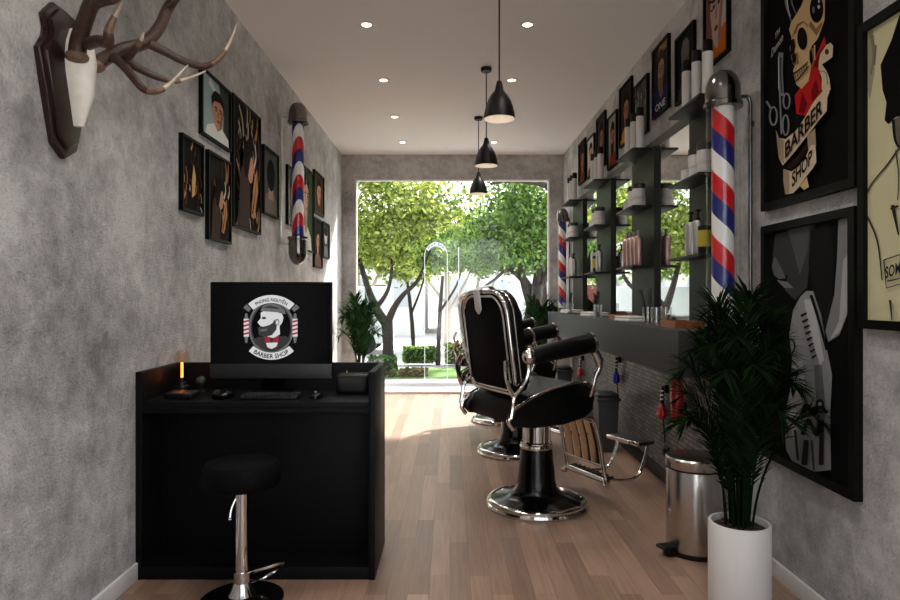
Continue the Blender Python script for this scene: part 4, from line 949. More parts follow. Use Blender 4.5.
# ---- large posters on the right wall
PX = None
def T3(pts): return [(760+x/6.667, y/6.667) for x, y in pts]
def T4(pts): return [(765+x/4.8, 85+y/4.8) for x, y in pts]
BN, BND, RD, CR, GY = (196, 166, 120), (128, 98, 66), (176, 30, 30), (196, 176, 148), (120, 124, 126)
sk = [
 (GY, T3(stroke([(170, -40), (176, 40), (212, 150)], 16, 6))), (GY, T3(stroke([(210, -40), (214, 20), (240, 90)], 14, 5))), (WHT, T3(stroke([(182, 0), (190, 60), (205, 110)], 6, 3))),
 (RD, [(825, 36), (828, 52), (819, 70), (823, 88), (816, 101), (808, 116), (797, 114), (795, 96), (806, 80)]),
 ((110, 14, 18), [(826, 44), (827, 54), (818, 68), (814, 66), (820, 52)]), ((110, 14, 18), [(803, 92), (808, 104), (804, 114), (799, 112)]), ((112, 16, 20), [(817, 78), (820, 92), (813, 104), (812, 90)]),
 (BN, T3([(200, 200), (212, 150), (250, 90), (280, 40), (300, -10), (320, -60), (440, -60), (436, 130), (412, 200), (390, 260), (352, 305), (335, 345), (335, 400), (348, 440), (330, 540), (282, 592), (246, 562), (226, 470), (242, 430), (218, 400), (204, 320), (216, 250)])),
 (BND, T3([(216, 250), (250, 215), (262, 175), (300, 150), (330, 190), (322, 160), (296, 140), (255, 160), (235, 205)])), (BND, T3([(330, 170), (385, 240), (420, 170), (425, 140), (380, 190), (345, 140)])),
 ((22, 14, 14), T3(ell(290, 258, 34, 76, 22, R(-4)))), ((20, 14, 16), T3(ell(386, 60, 46, 92, 22))), ((110, 100, 140), T3(ell(366, 66, 8, 24, 10))), ((200, 196, 204), T3(ell(402, 45, 9, 14, 10))), ((200, 196, 204), T3(ell(404, 8, 7, 12, 10))),
 ((30, 20, 16), T3([(212, 270), (236, 255), (248, 300), (240, 350), (228, 400), (214, 350)])), (BND, T3([(228, 360), (262, 350), (268, 420), (240, 440), (228, 420)])), ((28, 18, 14), T3(ell(240, 388, 14, 34, 12))),
 (BND, T3(stroke([(362, 320), (372, 400), (352, 450)], 14, 6))), (BN, T3(stroke([(378, 300), (380, 400)], 10, 6))),
 ((40, 26, 20), T3(stroke([(236, 492), (280, 462), (336, 412)], 10, 8))), ((40, 26, 20), T3(stroke([(246, 548), (286, 510), (338, 442)], 9, 7))),
] + [((60, 40, 30), T3(stroke([(246+q*16, 486-q*10), (256+q*16, 530-q*12)], 5, 4))) for q in range(6)] + [
 (GY, T3(stroke([(158, 350), (156, 470), (166, 640)], 34, 26))), ((60, 62, 66), T3(stroke([(158, 380), (157, 480), (166, 620)], 14, 10))), (WHT, T3(stroke([(144, 380), (146, 600)], 4))),
] + [(GY, stroke(ell(cx, cy, rx, ry, 18) + [(cx+rx, cy)], 1.6)) for cx, cy, rx, ry in ((776.5, 116, 3.6, 9), (789, 125, 3.0, 10), (790, 101, 3.2, 7.5))] + [
 (GY, stroke([(783, 88), (784, 110), (785, 134)], 1.6)), (GY, stroke([(770, 101), (774, 108)], 2.0)),
 (CR, T3([(430, 360), (470, 300), (500, 285), (516, 305), (512, 380), (470, 410), (440, 430), (470, 470), (490, 520), (500, 600), (440, 600), (440, 520), (418, 460), (420, 410)])),
 ((60, 48, 40), T3(ell(475, 345, 14, 20, 10))), ((70, 56, 46), T3(stroke([(424, 472), (470, 490), (480, 600)], 5))),
 (CR, [(827, 86), (834, 84), (834, 92), (831, 100), (827, 104)]),
 (CR, [(780, 130), (783, 138), (790, 139), (800, 131), (809, 118), (818, 102), (828, 90), (832, 96), (831.5, 111), (823, 121), (810, 138), (798, 153), (787, 165.5), (783, 158)]),
 ((150, 132, 108), [(780, 130), (783, 138), (788, 140), (788, 164), (783, 158)]),
 ((40, 26, 22), [(790, 167), (800, 158), (812, 142), (812, 150), (802, 163), (795, 170)]),
 ((150, 132, 108), [(812, 136), (820, 128), (821, 146), (813, 150)]),
 (CR, [(788, 169), (796, 171.5), (803, 167), (810, 158), (816, 145), (820.5, 145), (821.5, 162), (818, 168), (810, 178), (803, 188), (798, 193), (790, 194.5), (788, 181)]),
 ((150, 132, 108), [(788, 169), (794, 171.5), (794, 194), (790, 194.5), (788, 181)]),
 (BN, [(805, 186), (812, 177), (814, 187), (809, 190)]),
]
def para(P0, P1, up): return lambda t, h: (P0[0] + (P1[0]-P0[0])*t + up[0]*h, P0[1] + (P1[1]-P0[1])*t + up[1]*h)
INK = (36, 22, 20)
picture('framed_poster', 'large black framed poster of a skull with red bandana over a BARBER SHOP ribbon', 'poster', 1, 2.076, 2.70, 1.51, 2.51, sk, None, 0.03, bg=(15, 14, 13), depth=0.03, mapper=True,
        texts=[('BARBER', INK, para((790, 159), (828, 113), (0, -16)), 0), ('SHOP', INK, para((797, 188), (817.5, 163), (0, -15)), 0), ('The', (170, 166, 160), para((780, 40), (785, 31), (0, -6)), 0.2), ('Demon', (170, 166, 160), para((776, 58), (788, 40), (0, -8)), 0.2)])
def T2(pts): return [(755+x/2, 200+y/2) for x, y in pts]
g = lambda v: (v, v, v)
p2 = [
 (g(58), T2([(40, 70), (120, 40), (112, 100), (104, 175), (80, 200), (60, 180), (66, 150), (44, 150), (34, 140), (36, 110)])), (g(92), T2([(34, 132), (40, 112), (54, 138), (62, 156), (48, 158), (38, 150)])), (g(78), T2([(66, 60), (110, 50), (106, 100), (90, 150), (80, 110)])), (g(110), T2([(44, 160), (66, 164), (78, 176), (60, 176)])),
 (g(26), T2([(112, 60), (150, 45), (160, 120), (156, 200), (140, 270), (118, 190), (108, 130)])),
 (g(120), T2([(168, 40), (186, 28), (186, 230), (170, 270), (148, 284), (142, 262), (160, 190), (166, 110)])), (g(160), T2([(178, 120), (186, 110), (186, 225), (172, 262), (152, 280), (170, 240)])),
 (g(138), T2([(92, 194), (104, 182), (118, 182), (134, 230), (146, 300), (156, 350), (152, 430), (154, 540), (120, 550), (76, 530), (64, 500), (60, 440), (72, 380), (76, 320), (70, 270), (78, 220)])),
 (g(176), T2([(100, 200), (116, 196), (128, 250), (140, 320), (132, 330), (112, 270)])), (g(168), T2([(80, 330), (96, 320), (104, 380), (92, 440), (80, 480), (70, 440)])), (g(98), T2([(120, 330), (136, 330), (144, 420), (134, 500), (126, 420)])),
] + [(g(24), T2(stroke([(94+q*3.4, 232+q*12), (106+q*3.0, 226+q*12)], 5, 3))) for q in range(8)] + [
 (g(22), T2(stroke([(116, 190), (132, 240), (148, 300)], 6, 5))), (g(26), T2(stroke(ell(76, 292, 8, 14, 12)+[(84, 292)], 3))), (g(26), T2(stroke(ell(80, 350, 8, 12, 12)+[(88, 350)], 3))),
 (g(30), T2(stroke([(98, 430), (108, 410), (122, 430), (134, 412), (150, 426)], 9, 6))), (g(30), T2(stroke([(100, 470), (112, 440), (128, 470), (140, 450)], 9, 6))), (g(36), T2(stroke([(108, 480), (104, 530)], 10, 12))), (g(36), T2(stroke([(140, 440), (138, 530)], 8, 10))), (g(30), T2(ell(136, 408, 9, 10, 12))), (g(150), T2(ell(136, 408, 4, 4, 8))),
 (g(40), T2(stroke([(86, 460), (92, 520)], 5))), (g(60), T2(stroke([(120, 480), (124, 540)], 5))),
]
picture('framed_poster', 'black and white framed poster of a tattooed hand on a beard, above the palm', 'poster', 1, 2.076, 2.70, 0.485, 1.446, p2, None, 0.03, bg=(16, 16, 16), depth=0.03, mapper=True)
CM = (196, 190, 152)
def T7(pts): return [(700+x/2, y/2) for x, y in pts]
p3 = [((150, 146, 120), T7([(330, 70), (346, 60), (350, 140), (340, 200), (332, 180)])), ((120, 116, 96), T7(stroke([(344, 70), (348, 110), (342, 150)], 8, 3))), ((110, 106, 88), T7(stroke([(352, 90), (350, 130)], 5, 3))),
      (g(14), T7([(470, -10), (430, 0), (400, 30), (384, 80), (362, 130), (366, 180), (374, 205), (370, 240), (378, 248), (392, 234), (420, 224), (520, 224), (560, 200), (540, 60), (500, 0)])),
      ((96, 92, 80), T7([(386, 240), (420, 224), (520, 224), (520, 300), (470, 330), (420, 320), (396, 290)])), (g(30), T7(stroke([(388, 240), (392, 280), (404, 300)], 6, 4))),
      (g(60), T7(stroke([(404, 290), (376, 330), (340, 376), (326, 430)], 4, 2))), (g(50), T7(stroke([(330, 420), (356, 480), (366, 560)], 5, 2))), (g(40), T7(stroke([(326, 500), (330, 560), (334, 620)], 8, 4))), (g(60), T7(stroke([(394, 300), (400, 350), (398, 400)], 3, 2))),
      (g(40), T7(stroke([(388, 410), (394, 440), (400, 470)], 8, 3))), (g(40), T7(stroke([(384, 418), (400, 412)], 4))),
      (g(48), T7(stroke([(371, 520), (430, 500), (432, 560), (376, 576), (371, 520)], 2.6, None, False))), (g(60), T7(stroke([(378, 562), (398, 558), (426, 548)], 3, 2))), (g(50), T7(stroke([(384, 600), (388, 640)], 5, 2))), (g(40), T7(stroke([(328, 640), (334, 650), (330, 640)], 10)))]
picture('framed_poster', 'cream framed print of a person in a black hat at the right edge', 'poster', 1, 1.42, 2.06, 1.05, 2.02, p3, None, 0.028, bg=CM, depth=0.03, mapper=True,
        texts=[('SOM', g(40), para((887.5, 279), (903, 273), (0, -12)), 0)])

# ================================================================== ANTLER TROPHY
def AP(px, py, Y): return ((px-450)*Y/F, Y, EYE + (297-py)*Y/F)
O = Vector((XL, 2.12, 1.85))
t = thing('antler_trophy', 'deer skull with big antlers mounted on a dark wooden shield on the left wall', 'trophy', O)
def loc_(p): return Vector(p) - O
pl = [wall_pt(x, y, XL+0.03) for x, y in ((57, 2), (69, 12), (77, 20), (86, 30), (94, 60), (95, 75), (88, 108), (80, 152), (68, 159), (57, 143), (50, 95), (42, 46), (50, 38), (52, 28), (47, 12))]
b = nb(); prism(b, pl, lambda u, v, w: (w, u-O.y, v-O.z), 0.0, 0.022, 0.006); obj('shield', b, WOODD, t)
cyy = sum(p[0] for p in pl)/len(pl); czz = sum(p[1] for p in pl)/len(pl)
b = nb(); prism(b, [(cyy+(u-cyy)*0.86, czz+(v-czz)*0.9) for u, v in pl], lambda u, v, w: (w, u-O.y, v-O.z), 0.02, 0.034, 0.006); obj('shield_face', b, WOODD, t)
# skull: lofted snout
b = nb()
ys = 2.125
rings = [(2.03, 0.03, 0.045, 0.02), (1.985, 0.05, 0.06, 0.03), (1.93, 0.058, 0.07, 0.04), (1.88, 0.052, 0.066, 0.04), (1.82, 0.036, 0.065, 0.035), (1.76, 0.02, 0.048, 0.025), (1.715, 0.009, 0.034, 0.015)]
rg_ = []
for z, w, dp, bk_ in rings:
    row = []
    for q in range(17):
        a = PI*q/16
        row.append(b.verts.new((0.03 + dp*math.sin(a)**0.8, ys - O.y - w*math.cos(a), z - O.z)))
    rg_.append(row)
for r1_, r2_ in zip(rg_[:-1], rg_[1:]):
    for q in range(16): b.faces.new((r1_[q], r1_[q+1], r2_[q+1], r2_[q]))
b.faces.new(rg_[0]); b.faces.new(list(reversed(rg_[-1])))
skull = obj('skull', b, BONE, t)
b = nb()
for s in (-1, 1): ball(b, (0.066, ys-O.y+s*0.050, 1.925-O.z), 0.014, sc=(0.8, 0.5, 1.2))
obj('eye_socket', b, mat('socket_dark', (70, 60, 52), 0.8), skull)
def antler(label, pts, tines):
    b = nb()
    f3 = lambda tt: 0 if tt < 0.55 else (1 if tt < 0.75 else 2)
    P = [loc_(AP(*p[:3])) for p in pts]; tube(b, P, [p[3] for p in pts], 10, 6, mids=(lambda tt: 0 if tt < 0.9 else 1))
    for tn in tines:
        tube(b, [loc_(AP(*p[:3])) for p in tn], [p[3] for p in tn], 9, 6, mids=f3)
    burr = P[0]; ball(b, burr, 0.036, mi=1, sc=(1, 1, 0.6))
    return obj('antler', b, [ANT, ANTM, ANTT], t)
antler('near', [(77, 57, 2.08, .028), (79, 40, 2.06, .026), (86, 18, 2.02, .024), (93, 2, 1.98, .024), (108, -8, 1.95, .021), (130, -22, 1.92, .018), (150, -50, 1.9, .012), (160, -85, 1.9, .004)],
       [[(88, 44, 2.06, .020), (98, 41, 2.03, .019), (108, 42, 2.0, .018), (109, 30, 1.98, .014), (116, 14, 1.97, .008), (122, 2, 1.96, .002)], [(93, 4, 1.98, .018), (105, 0, 1.93, .017), (118, -4, 1.9, .013), (126, -30, 1.9, .004)]])
antler('far', [(94, 66, 2.17, .026), (106, 58, 2.19, .024), (122, 50, 2.22, .024), (146, 42, 2.30, .022), (160, 26, 2.36, .021), (168, 8, 2.40, .020), (180, -8, 2.44, .017), (196, -30, 2.5, .009), (206, -50, 2.5, .003)],
       [[(150, 44, 2.30, .018), (166, 52, 2.33, .016), (186, 62, 2.36, .014), (206, 66, 2.40, .013), (220, 58, 2.43, .010), (230, 42, 2.45, .006), (237, 24, 2.46, .002)],
        [(112, 56, 2.2, .017), (122, 64, 2.15, .016), (132, 76, 2.1, .014), (144, 89, 2.08, .013), (158, 91, 2.08, .011), (170, 84, 2.1, .007), (188, 65, 2.12, .002)],
        [(128, 62, 2.21, .016), (142, 70, 2.22, .014), (160, 78, 2.24, .011), (180, 81, 2.28, .008), (206, 71, 2.33, .002)],
        [(120, 60, 2.2, .017), (128, 56, 2.16, .016), (136, 48, 2.13, .011), (141, 40, 2.11, .007), (144, 31, 2.1, .002)], [(168, 8, 2.4, .014), (174, 2, 2.37, .012), (172, -14, 2.35, .003)]])

# ================================================================== OUTSIDE
PAVE = mat('pale_pavement', (206, 202, 196), 0.9, var=0.06, vscale=8)
ROADM = mat('asphalt', (196, 193, 188), 0.9, var=0.08, vscale=10)
GRASSM = mat('lawn_green', (84, 124, 44), 0.9, var=0.35, vscale=40)
KERB = mat('kerb_stone', (150, 148, 144), 0.9, var=0.1)
GZ = -0.26
b = nb(); bx(b, -14, 14, YB+0.121, 8.3, -0.14, -0.015); struct('pavement', b, PAVE, smooth=False)
b = nb(); bx(b, -14, 14, 8.31, 9.0, -0.30, -0.06); struct('kerb', b, KERB, smooth=False)
b = nb(); bx(b, -14, 14, 9.01, 11.2, -0.40, GZ-0.02); struct('street_strip', b, ROADM, smooth=False)
b = nb(); bx(b, -14, 14, 11.21, 12.7, -0.42, GZ); struct('lawn', b, GRASSM, smooth=False)
b = nb(); bx(b, -25, 25, 12.71, 60, -0.45, -0.30); struct('road', b, ROADM, smooth=False)
b = nb(); bx(b, -14, 14, -30, YF-0.13, -0.2, -0.015); struct('pavement_front', b, PAVE, smooth=False)
b = nb(); bx(b, XR+0.13, 14, YF-0.12, YB+0.12, -0.2, -0.015); struct('pavement_side', b, PAVE, smooth=False)

L_Y = leaf_mat('leaf_yellowgreen', (44, 80, 22), (196, 208, 100), 0.45)
L_M = leaf_mat('leaf_midgreen', (24, 56, 22), (140, 176, 82), 0.42)
L_D = leaf_mat('leaf_darkgreen', (18, 44, 18), (80, 118, 48), 0.35)
BARK = mat('tree_bark', (50, 43, 38), 0.95, var=0.35, bump=0.8, vscale=30)
BARKL = mat('pale_bark', (176, 168, 158), 0.95, var=0.2, vscale=30)
def leaves(name, clusters, size, m, parent, seed, kind=None):
    rg = random.Random(seed); V = []; Fc = []
    for (cx, cy, cz, rx, ry, rz_, n) in clusters:
        subs = [(rg.gauss(0, 0.5), rg.gauss(0, 0.5), rg.gauss(0, 0.5)) for _ in range(max(4, n//130))]
        for q in range(n):
            s = subs[rg.randrange(len(subs))]
            x = cx + rx*(s[0]*0.8 + rg.gauss(0, 0.16)); y = cy + ry*(s[1]*0.8 + rg.gauss(0, 0.16)); z = cz + rz_*(s[2]*0.8 + rg.gauss(0, 0.16))
            nrm = Vector((rg.gauss(0, 1), rg.gauss(0, 1), rg.gauss(0.5, 0.8))).normalized(); a = nrm.orthogonal().normalized(); a.rotate(Matrix.Rotation(rg.uniform(0, 2*PI), 3, nrm)); bb = nrm.cross(a)
            w = size*rg.uniform(0.6, 1.2); c_ = Vector((x, y, z)); i0 = len(V)
            V += [c_ - a*w, c_ + bb*w*0.5, c_ + a*w, c_ - bb*w*0.5]; Fc.append((i0, i0+1, i0+2, i0+3))
    me = bpy.data.meshes.new(name); me.from_pydata(V, [], Fc); me.materials.append(m)
    o = bpy.data.objects.new(name, me); COL.objects.link(o)
    if parent: o.parent = parent
    return o
def tree(label, base, limbs, clusters, size, lm, bark, seed):
    t = thing('street_tree', label, 'tree', base, 0, 'trees outside the window')
    b = nb()
    for pts, rr in limbs: tube(b, pts, rr, 8, 4)
    obj('trunk', b, bark, t)
    leaves('crown', clusters, size, lm, t, seed)
    return t
def OP(px, py, Y, base): return (((px-450)*Y/F) - base[0], Y - base[1], EYE + (297-py)*Y/F - base[2])
bs = ((388-450)*12/F, 12.0, GZ)
tree('leafy street tree with a forked trunk, left of centre outside the window', bs,
     [([(0, 0, 0), OP(388, 345, 12, bs), OP(387, 322, 12, bs)], [0.125, 0.10, 0.11]), ([OP(387, 325, 12, bs), OP(377, 310, 12, bs), OP(368, 288, 12.1, bs), OP(360, 262, 12.2, bs), OP(352, 235, 12.3, bs)], [0.095, 0.08, 0.06, 0.045, 0.02]),
      ([OP(387, 325, 12, bs), OP(394, 308, 11.9, bs), OP(404, 294, 11.8, bs), OP(418, 280, 11.8, bs), OP(430, 250, 11.9, bs)], [0.08, 0.06, 0.045, 0.035, 0.015]), ([OP(376, 308, 12, bs), OP(388, 290, 12, bs), OP(392, 262, 12.1, bs), OP(388, 235, 12, bs)], [0.05, 0.035, 0.025, 0.012])],
     [(-0.65, 0.1, 2.55, 1.2, 1.0, 0.75, 5000), (0.55, 0.2, 2.9, 1.1, 1.0, 0.65, 4000), (-0.1, 0, 3.6, 1.4, 1.2, 0.7, 4000), (0.25, -0.2, 2.05, 0.7, 0.6, 0.4, 700), (-0.9, 0, 1.85, 0.6, 0.6, 0.35, 600)], 0.055, L_Y, BARK, 21)
bs = ((531-450)*12/F, 12.0, GZ)
tree('leafy street tree leaning to the right outside the window, behind the chairs', bs,
     [([(0, 0, 0), OP(529, 340, 12, bs), OP(533, 310, 12, bs), OP(537, 285, 12, bs)], [0.18, 0.16, 0.14, 0.12]), ([OP(535, 292, 12, bs), OP(546, 275, 12, bs), OP(556, 255, 12, bs), OP(566, 225, 12, bs)], [0.10, 0.08, 0.06, 0.03]),
      ([OP(532, 310, 12, bs), OP(524, 285, 11.9, bs), OP(520, 262, 11.8, bs), OP(516, 235, 11.8, bs)], [0.08, 0.06, 0.05, 0.02]), ([OP(530, 290, 12, bs), OP(510, 270, 11.8, bs), OP(494, 280, 11.6, bs), OP(476, 292, 11.5, bs)], [0.05, 0.035, 0.025, 0.012]), ([OP(537, 285, 12, bs), OP(540, 250, 12, bs), OP(545, 220, 12, bs)], [0.09, 0.06, 0.03]), ([OP(556, 255, 12, bs), OP(568, 205, 11.6, bs), OP(548, 186, 11.0, bs), OP(512, 180, 10.8, bs), OP(490, 184, 10.7, bs)], [0.07, 0.07, 0.06, 0.045, 0.02])],
     [(-0.45, 0, 2.55, 1.2, 1.0, 0.7, 5000), (0.6, 0, 2.8, 1.1, 1.0, 0.75, 4200), (0.0, 0, 3.5, 1.4, 1.2, 0.6, 3600), (-1.1, 0.2, 2.15, 0.8, 0.7, 0.4, 900), (0.6, 0, 1.9, 0.5, 0.6, 0.4, 500)], 0.055, L_M, BARK, 22)
for lab, px, Y_, top, lean, sd, lm in (('slender dark-trunked sapling beside the white arch outside', 438, 13.6, 1.9, 0.1, 61, L_M), ('slender sapling between forked tree and white arch outside', 414, 14.2, 1.8, -0.15, 62, L_Y), ('slender pale sapling right of the white arch outside', 470, 14.0, 1.9, 0.2, 63, L_M)):
    bs = ((px-450)*Y_/F, Y_, -0.3)
    tree(lab, bs, [([(0, 0, 0), (lean*0.3, 0, top*0.5), (lean, 0, top)], [0.055, 0.045, 0.03]), ([(lean*0.4, 0, top*0.6), (lean+0.3, 0, top*0.9), (lean+0.45, 0, top*1.2)], [0.03, 0.022, 0.01])],
         [(lean, 0, top+0.5, 0.8, 0.7, 0.6, 1400)], 0.055, lm, BARK if sd != 63 else BARKL, sd)
bs = (4.85, 12.2, -0.3)  # added out of view so its crown cuts the sun patch on the floor
tree('unseen tall tree added right of the window view to shade the sun patch', bs, [([(0, 0, 0), (0.05, 0, 3.0), (0, 0, 6.0)], [0.22, 0.18, 0.12])], [(-0.3, 0, 7.0, 1.3, 1.2, 1.2, 4200), (0.2, 0, 8.2, 1.3, 1.2, 1.0, 2600)], 0.08, L_D, BARK, 71)
far = [('round pale green tree far behind the arch outside', (-0.1, 19, -0.3), 2.2, L_Y, 23), ('dark green tree far behind the right-hand street tree', (2.6, 18, -0.3), 2.4, L_D, 24), ('dark green tree far behind the left-hand street tree', (-2.7, 18.5, -0.3), 2.3, L_M, 25),
       ('tree seen only in the mirror, left of the window view', (-4.6, 15, -0.3), 2.2, L_M, 26), ('second tree seen only in the mirror, farther left', (-7.4, 18, -0.3), 2.4, L_Y, 27)]
for lab, p, h, m, sd in far:
    tree(lab, p, [([(0, 0, 0), (0.05, 0, h*0.5), (0, 0, h)], [0.12, 0.1, 0.07]), ([(0.03, 0, h*0.45), (0.5, 0.1, h*0.8), (0.9, 0, h*1.2)], [0.06, 0.045, 0.02]), ([(0.03, 0, h*0.55), (-0.5, 0.1, h*0.85), (-0.9, 0, h*1.2)], [0.06, 0.045, 0.02])],
         [(0, 0, h+0.9, 2.0, 1.4, 1.1, 3000), (-1.0, 0, h+0.3, 1.2, 1.0, 0.7, 1200), (1.0, 0, h+0.3, 1.2, 1.0, 0.7, 1200)], 0.11, m, BARKL if sd % 2 else BARK, sd)
# hedges and shrubs
def hedge(label, x0, x1, y0, y1, z0, z1, m, seed, n, sz=0.05):
    cx, cy, cz = (x0+x1)/2, (y0+y1)/2, (z0+z1)/2
    t = thing('hedge', label, 'hedge', (cx, cy, z0), 0, 'low planting outside')
    b = nb(); bx(b, -(x1-x0)*0.42, (x1-x0)*0.42, -(y1-y0)*0.4, (y1-y0)*0.4, 0, (z1-z0)*0.85); obj('core', b, mat('hedge_core', (30, 44, 20), 1.0), t, smooth=False)
    rg = random.Random(seed); V = []; Fc = []
    for q in range(n):
        c_ = Vector((rg.uniform(-0.5, 0.5)*(x1-x0), rg.uniform(-0.5, 0.5)*(y1-y0), rg.uniform(0.05, 1.0)*(z1-z0)))
        nrm = Vector((rg.gauss(0, 1), rg.gauss(0, 1), rg.gauss(0.5, 0.8))).normalized(); a = nrm.orthogonal().normalized(); bb = nrm.cross(a); i0 = len(V)
        V += [c_-a*sz, c_+bb*sz*0.6, c_+a*sz, c_-bb*sz*0.6]; Fc.append((i0, i0+1, i0+2, i0+3))
    me = bpy.data.meshes.new('foliage'); me.from_pydata(V, [], Fc); me.materials.append(m); o = bpy.data.objects.new('foliage', me); COL.objects.link(o); o.parent = t
hedge('dark low shrub left of the forked tree outside the window', -1.45, -0.95, 11.2, 11.6, GZ, 0.1, L_D, 41, 900, 0.04)
hedge('yellow-green clipped hedge outside, beyond the backrest of the nearest chair', -0.1, 0.55, 13.4, 13.8, GZ, 0.18, L_Y, 42, 1200, 0.045)
hedge('yellow-green hedge beside the forked tree trunk outside', -1.0, -0.3, 13.5, 13.8, GZ, 0.1, L_M, 43, 1000, 0.045)
hedge('low brownish ground plants at the foot of the forked tree', -0.90, -0.40, 11.26, 11.6, GZ, -0.12, leaf_mat('leaf_brown', (66, 56, 30), (120, 116, 60), 0.3), 44, 700, 0.03)
hedge('green shrub under the right-hand street tree outside', 0.8, 2.2, 13.2, 13.7, GZ, 0.5, L_D, 45, 1800, 0.05)
hedge('tall clipped hedge along the pavement, visible only in the wall mirror', -10.0, -3.7, 13.2, 13.8, -0.3, 1.5, L_M, 46, 5200, 0.08)
# arched sign
t = thing('arched_sign', 'slender white metal arch with curved FOLK BAR lettering outside the window', 'sign', ((436-450)*10.7/F, 10.7, -0.28))
zt = EYE + (297-256)*10.7/F + 0.28; AS = 0.70
SIGNM = mat('sign_white', (226, 226, 222), 0.5)
b = nb()
for r in (0.27*AS,): tube(b, [(-r, 0, 0)] + [(r*math.cos(PI - PI*q/16), 0, zt + r*1.2*math.sin(PI*q/16)) for q in range(17)] + [(r, 0, 0)], 0.0055, 8)
tube(b, [(0.54*AS, 0, 0), (0.54*AS, 0, zt+0.15)], 0.006, 8)
obj('arch_frame', b, SIGNM, t)
b = nb(); pts = [(AS*0.275*math.cos(R(150-120*q/16)), zt + AS*0.33*math.sin(R(150-120*q/16))) for q in range(17)] + [(AS*0.20*math.cos(R(30+120*q/16)), zt + AS*0.235*math.sin(R(30+120*q/16))) for q in range(17)]
prism(b, pts, lambda u, v, w: (u, w, v), -0.02, -0.012); obj('sign_band', b, SIGNM, t)
b = nb(); put_text(b, 'FOLK BAR', lambda tt, hh: (AS*(0.21+0.055*hh)*math.cos(R(142-104*tt)), -0.0215, zt + AS*(0.25+0.065*hh)*math.sin(R(142-104*tt)))); obj('lettering', b, mat('sign_ink', (70, 74, 74), 0.6), t, smooth=False)
# white van
t = thing('box_van', 'white box van parked across the street at the left of the window', 'van', (-2.75, 17.0, -0.3))
b = nb(); bx(b, -1.3, 1.18, -0.9, 0.9, 0.28, 1.72, 0.04); obj('cargo_box', b, mat('van_white', (232, 234, 236), 0.4), t)
b = nb(); prism(b, [(-1.3, 0.28), (-2.3, 0.28), (-2.3, 0.75), (-1.95, 1.3), (-1.3, 1.35)], lambda u, v, w: (u, w, v), -0.85, 0.85, 0.03); obj('cab', b, mat('van_white', (232, 234, 236), 0.4), t)
b = nb(); prism(b, [(-1.45, 0.8), (-2.1, 0.8), (-1.9, 1.2), (-1.45, 1.24)], lambda u, v, w: (u, w, v), -0.862, -0.85); obj('side_window', b, GLOSSB, t)
for x in (-1.7, 0.6):
    for y in (-0.82, 0.82):
        b = nb(); lathe(b, [(0, -0.09), (0.27, -0.09), (0.3, -0.05), (0.3, 0.05), (0.27, 0.09), (0, 0.09)], M=Matrix.Translation((x, y, 0.3)) @ Matrix.Rotation(PI/2, 4, 'X'), seg=24); obj('wheel', b, BLACKP, t)
# pale buildings behind the trees
FAC = mat('pale_render', (236, 234, 230), 0.9); WINM = mat('facade_glass', (188, 194, 198), 0.3)
def building(label, x0, x1, y, h, nwin, doors=()):
    t = thing('building', label, 'building', ((x0+x1)/2, y, -0.3), 0, 'pale buildings across the street')
    w = (x1-x0)/2
    b = nb(); bx(b, -w, w, 0, 6, 0, h); obj('walls', b, FAC, t, smooth=False)
    b = nb(); bx(b, -w-0.1, w+0.1, -0.1, 6.1, h, h+0.2); obj('roof', b, mat('roof_grey', (190, 186, 180), 0.9), t, smooth=False)
    for q in range(nwin):
        x = -w + (q+0.5)*2*w/nwin
        b = nb(); bx(b, x-0.45, x+0.45, -0.04, 0.0, 1.0, 2.2); o = obj('window', b, WHITE, t, smooth=False)
        b = nb(); bx(b, x-0.38, x+0.38, -0.05, -0.041, 1.07, 2.13); obj('pane', b, WINM, o, smooth=False)
    for x in doors:
        b = nb(); bx(b, x-0.4, x+0.4, -0.05, 0, 0, 1.9); obj('door', b, mat('door_maroon', (110, 50, 46), 0.5), t, smooth=False)
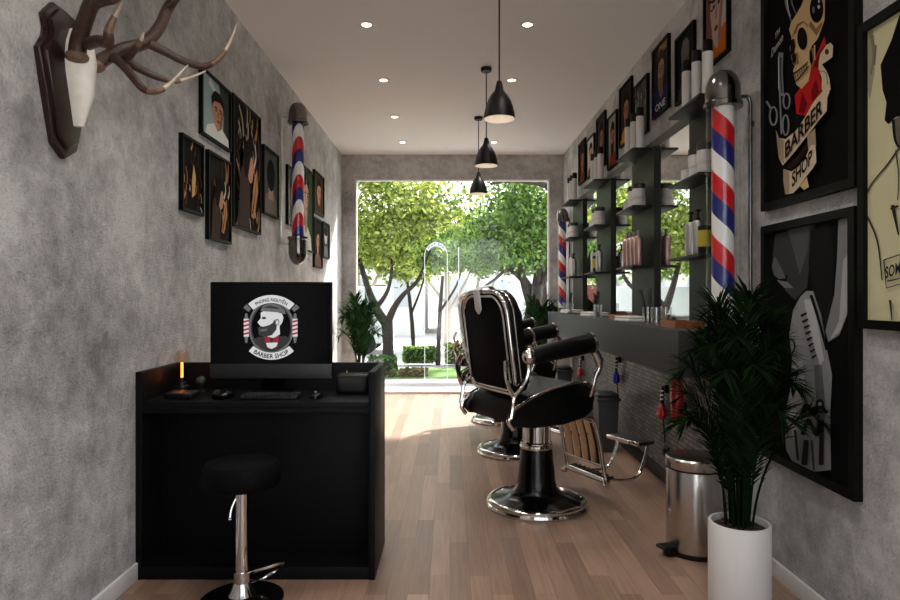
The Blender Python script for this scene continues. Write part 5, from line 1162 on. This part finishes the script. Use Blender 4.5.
building('low pale building across the street, left part of the window view', -9.0, -1.0, 24, 3.0, 5, (2.2,))
building('low pale building across the street, right part of the window view', -0.5, 9.0, 25, 2.8, 6)

# ================================================================== LIGHT
w = bpy.data.worlds.new('sky'); scene.world = w; w.use_nodes = True
nt = w.node_tree; bgn = nt.nodes['Background']
sky = nt.nodes.new('ShaderNodeTexSky'); sky.sky_type = 'NISHITA'; sky.sun_disc = False; sky.sun_elevation = R(44); sky.sun_rotation = R(25); sky.air_density = 1.0; sky.dust_density = 3.0; sky.ozone_density = 1.0
hz = nt.nodes.new('ShaderNodeMix'); hz.data_type = 'RGBA'; hz.inputs['Factor'].default_value = 0.6; hz.inputs['B'].default_value = (2.6, 2.6, 2.6, 1)   # thin bright cloud
nt.links.new(sky.outputs[0], hz.inputs['A']); nt.links.new(hz.outputs['Result'], bgn.inputs['Color']); bgn.inputs['Strength'].default_value = 0.5
sun = bpy.data.lights.new('sun', 'SUN'); sun.energy = 9.5; sun.angle = R(3.0); sun.color = (1.0, 0.97, 0.92)
so = bpy.data.objects.new('sun', sun); COL.objects.link(so)
so.rotation_euler = Vector((-0.5, -1.0, -1.02)).to_track_quat('-Z', 'Y').to_euler()
so.location = (3, 14, 9)

# ================================================================== CAMERA
cam = bpy.data.cameras.new('camera'); co = bpy.data.objects.new('camera', cam); COL.objects.link(co)
co.location = (0, 0, EYE); co.rotation_euler = (R(90), 0, 0)
cam.sensor_width = 36.0; cam.lens = 36.0*F/900.0; cam.shift_y = -3.0/900.0; cam.clip_start = 0.05; cam.clip_end = 200
scene.camera = co
vs = scene.view_settings; vs.view_transform = 'Standard'; vs.look = 'None'; vs.exposure = 0.85; vs.gamma = 1.0; vs.use_curve_mapping = False
cy = scene.cycles
cy.use_denoising = True; cy.max_bounces = 8; cy.diffuse_bounces = 4; cy.glossy_bounces = 5; cy.transparent_max_bounces = 16; cy.transmission_bounces = 6
cy.sample_clamp_indirect = 6.0; cy.caustics_reflective = False; cy.caustics_refractive = False
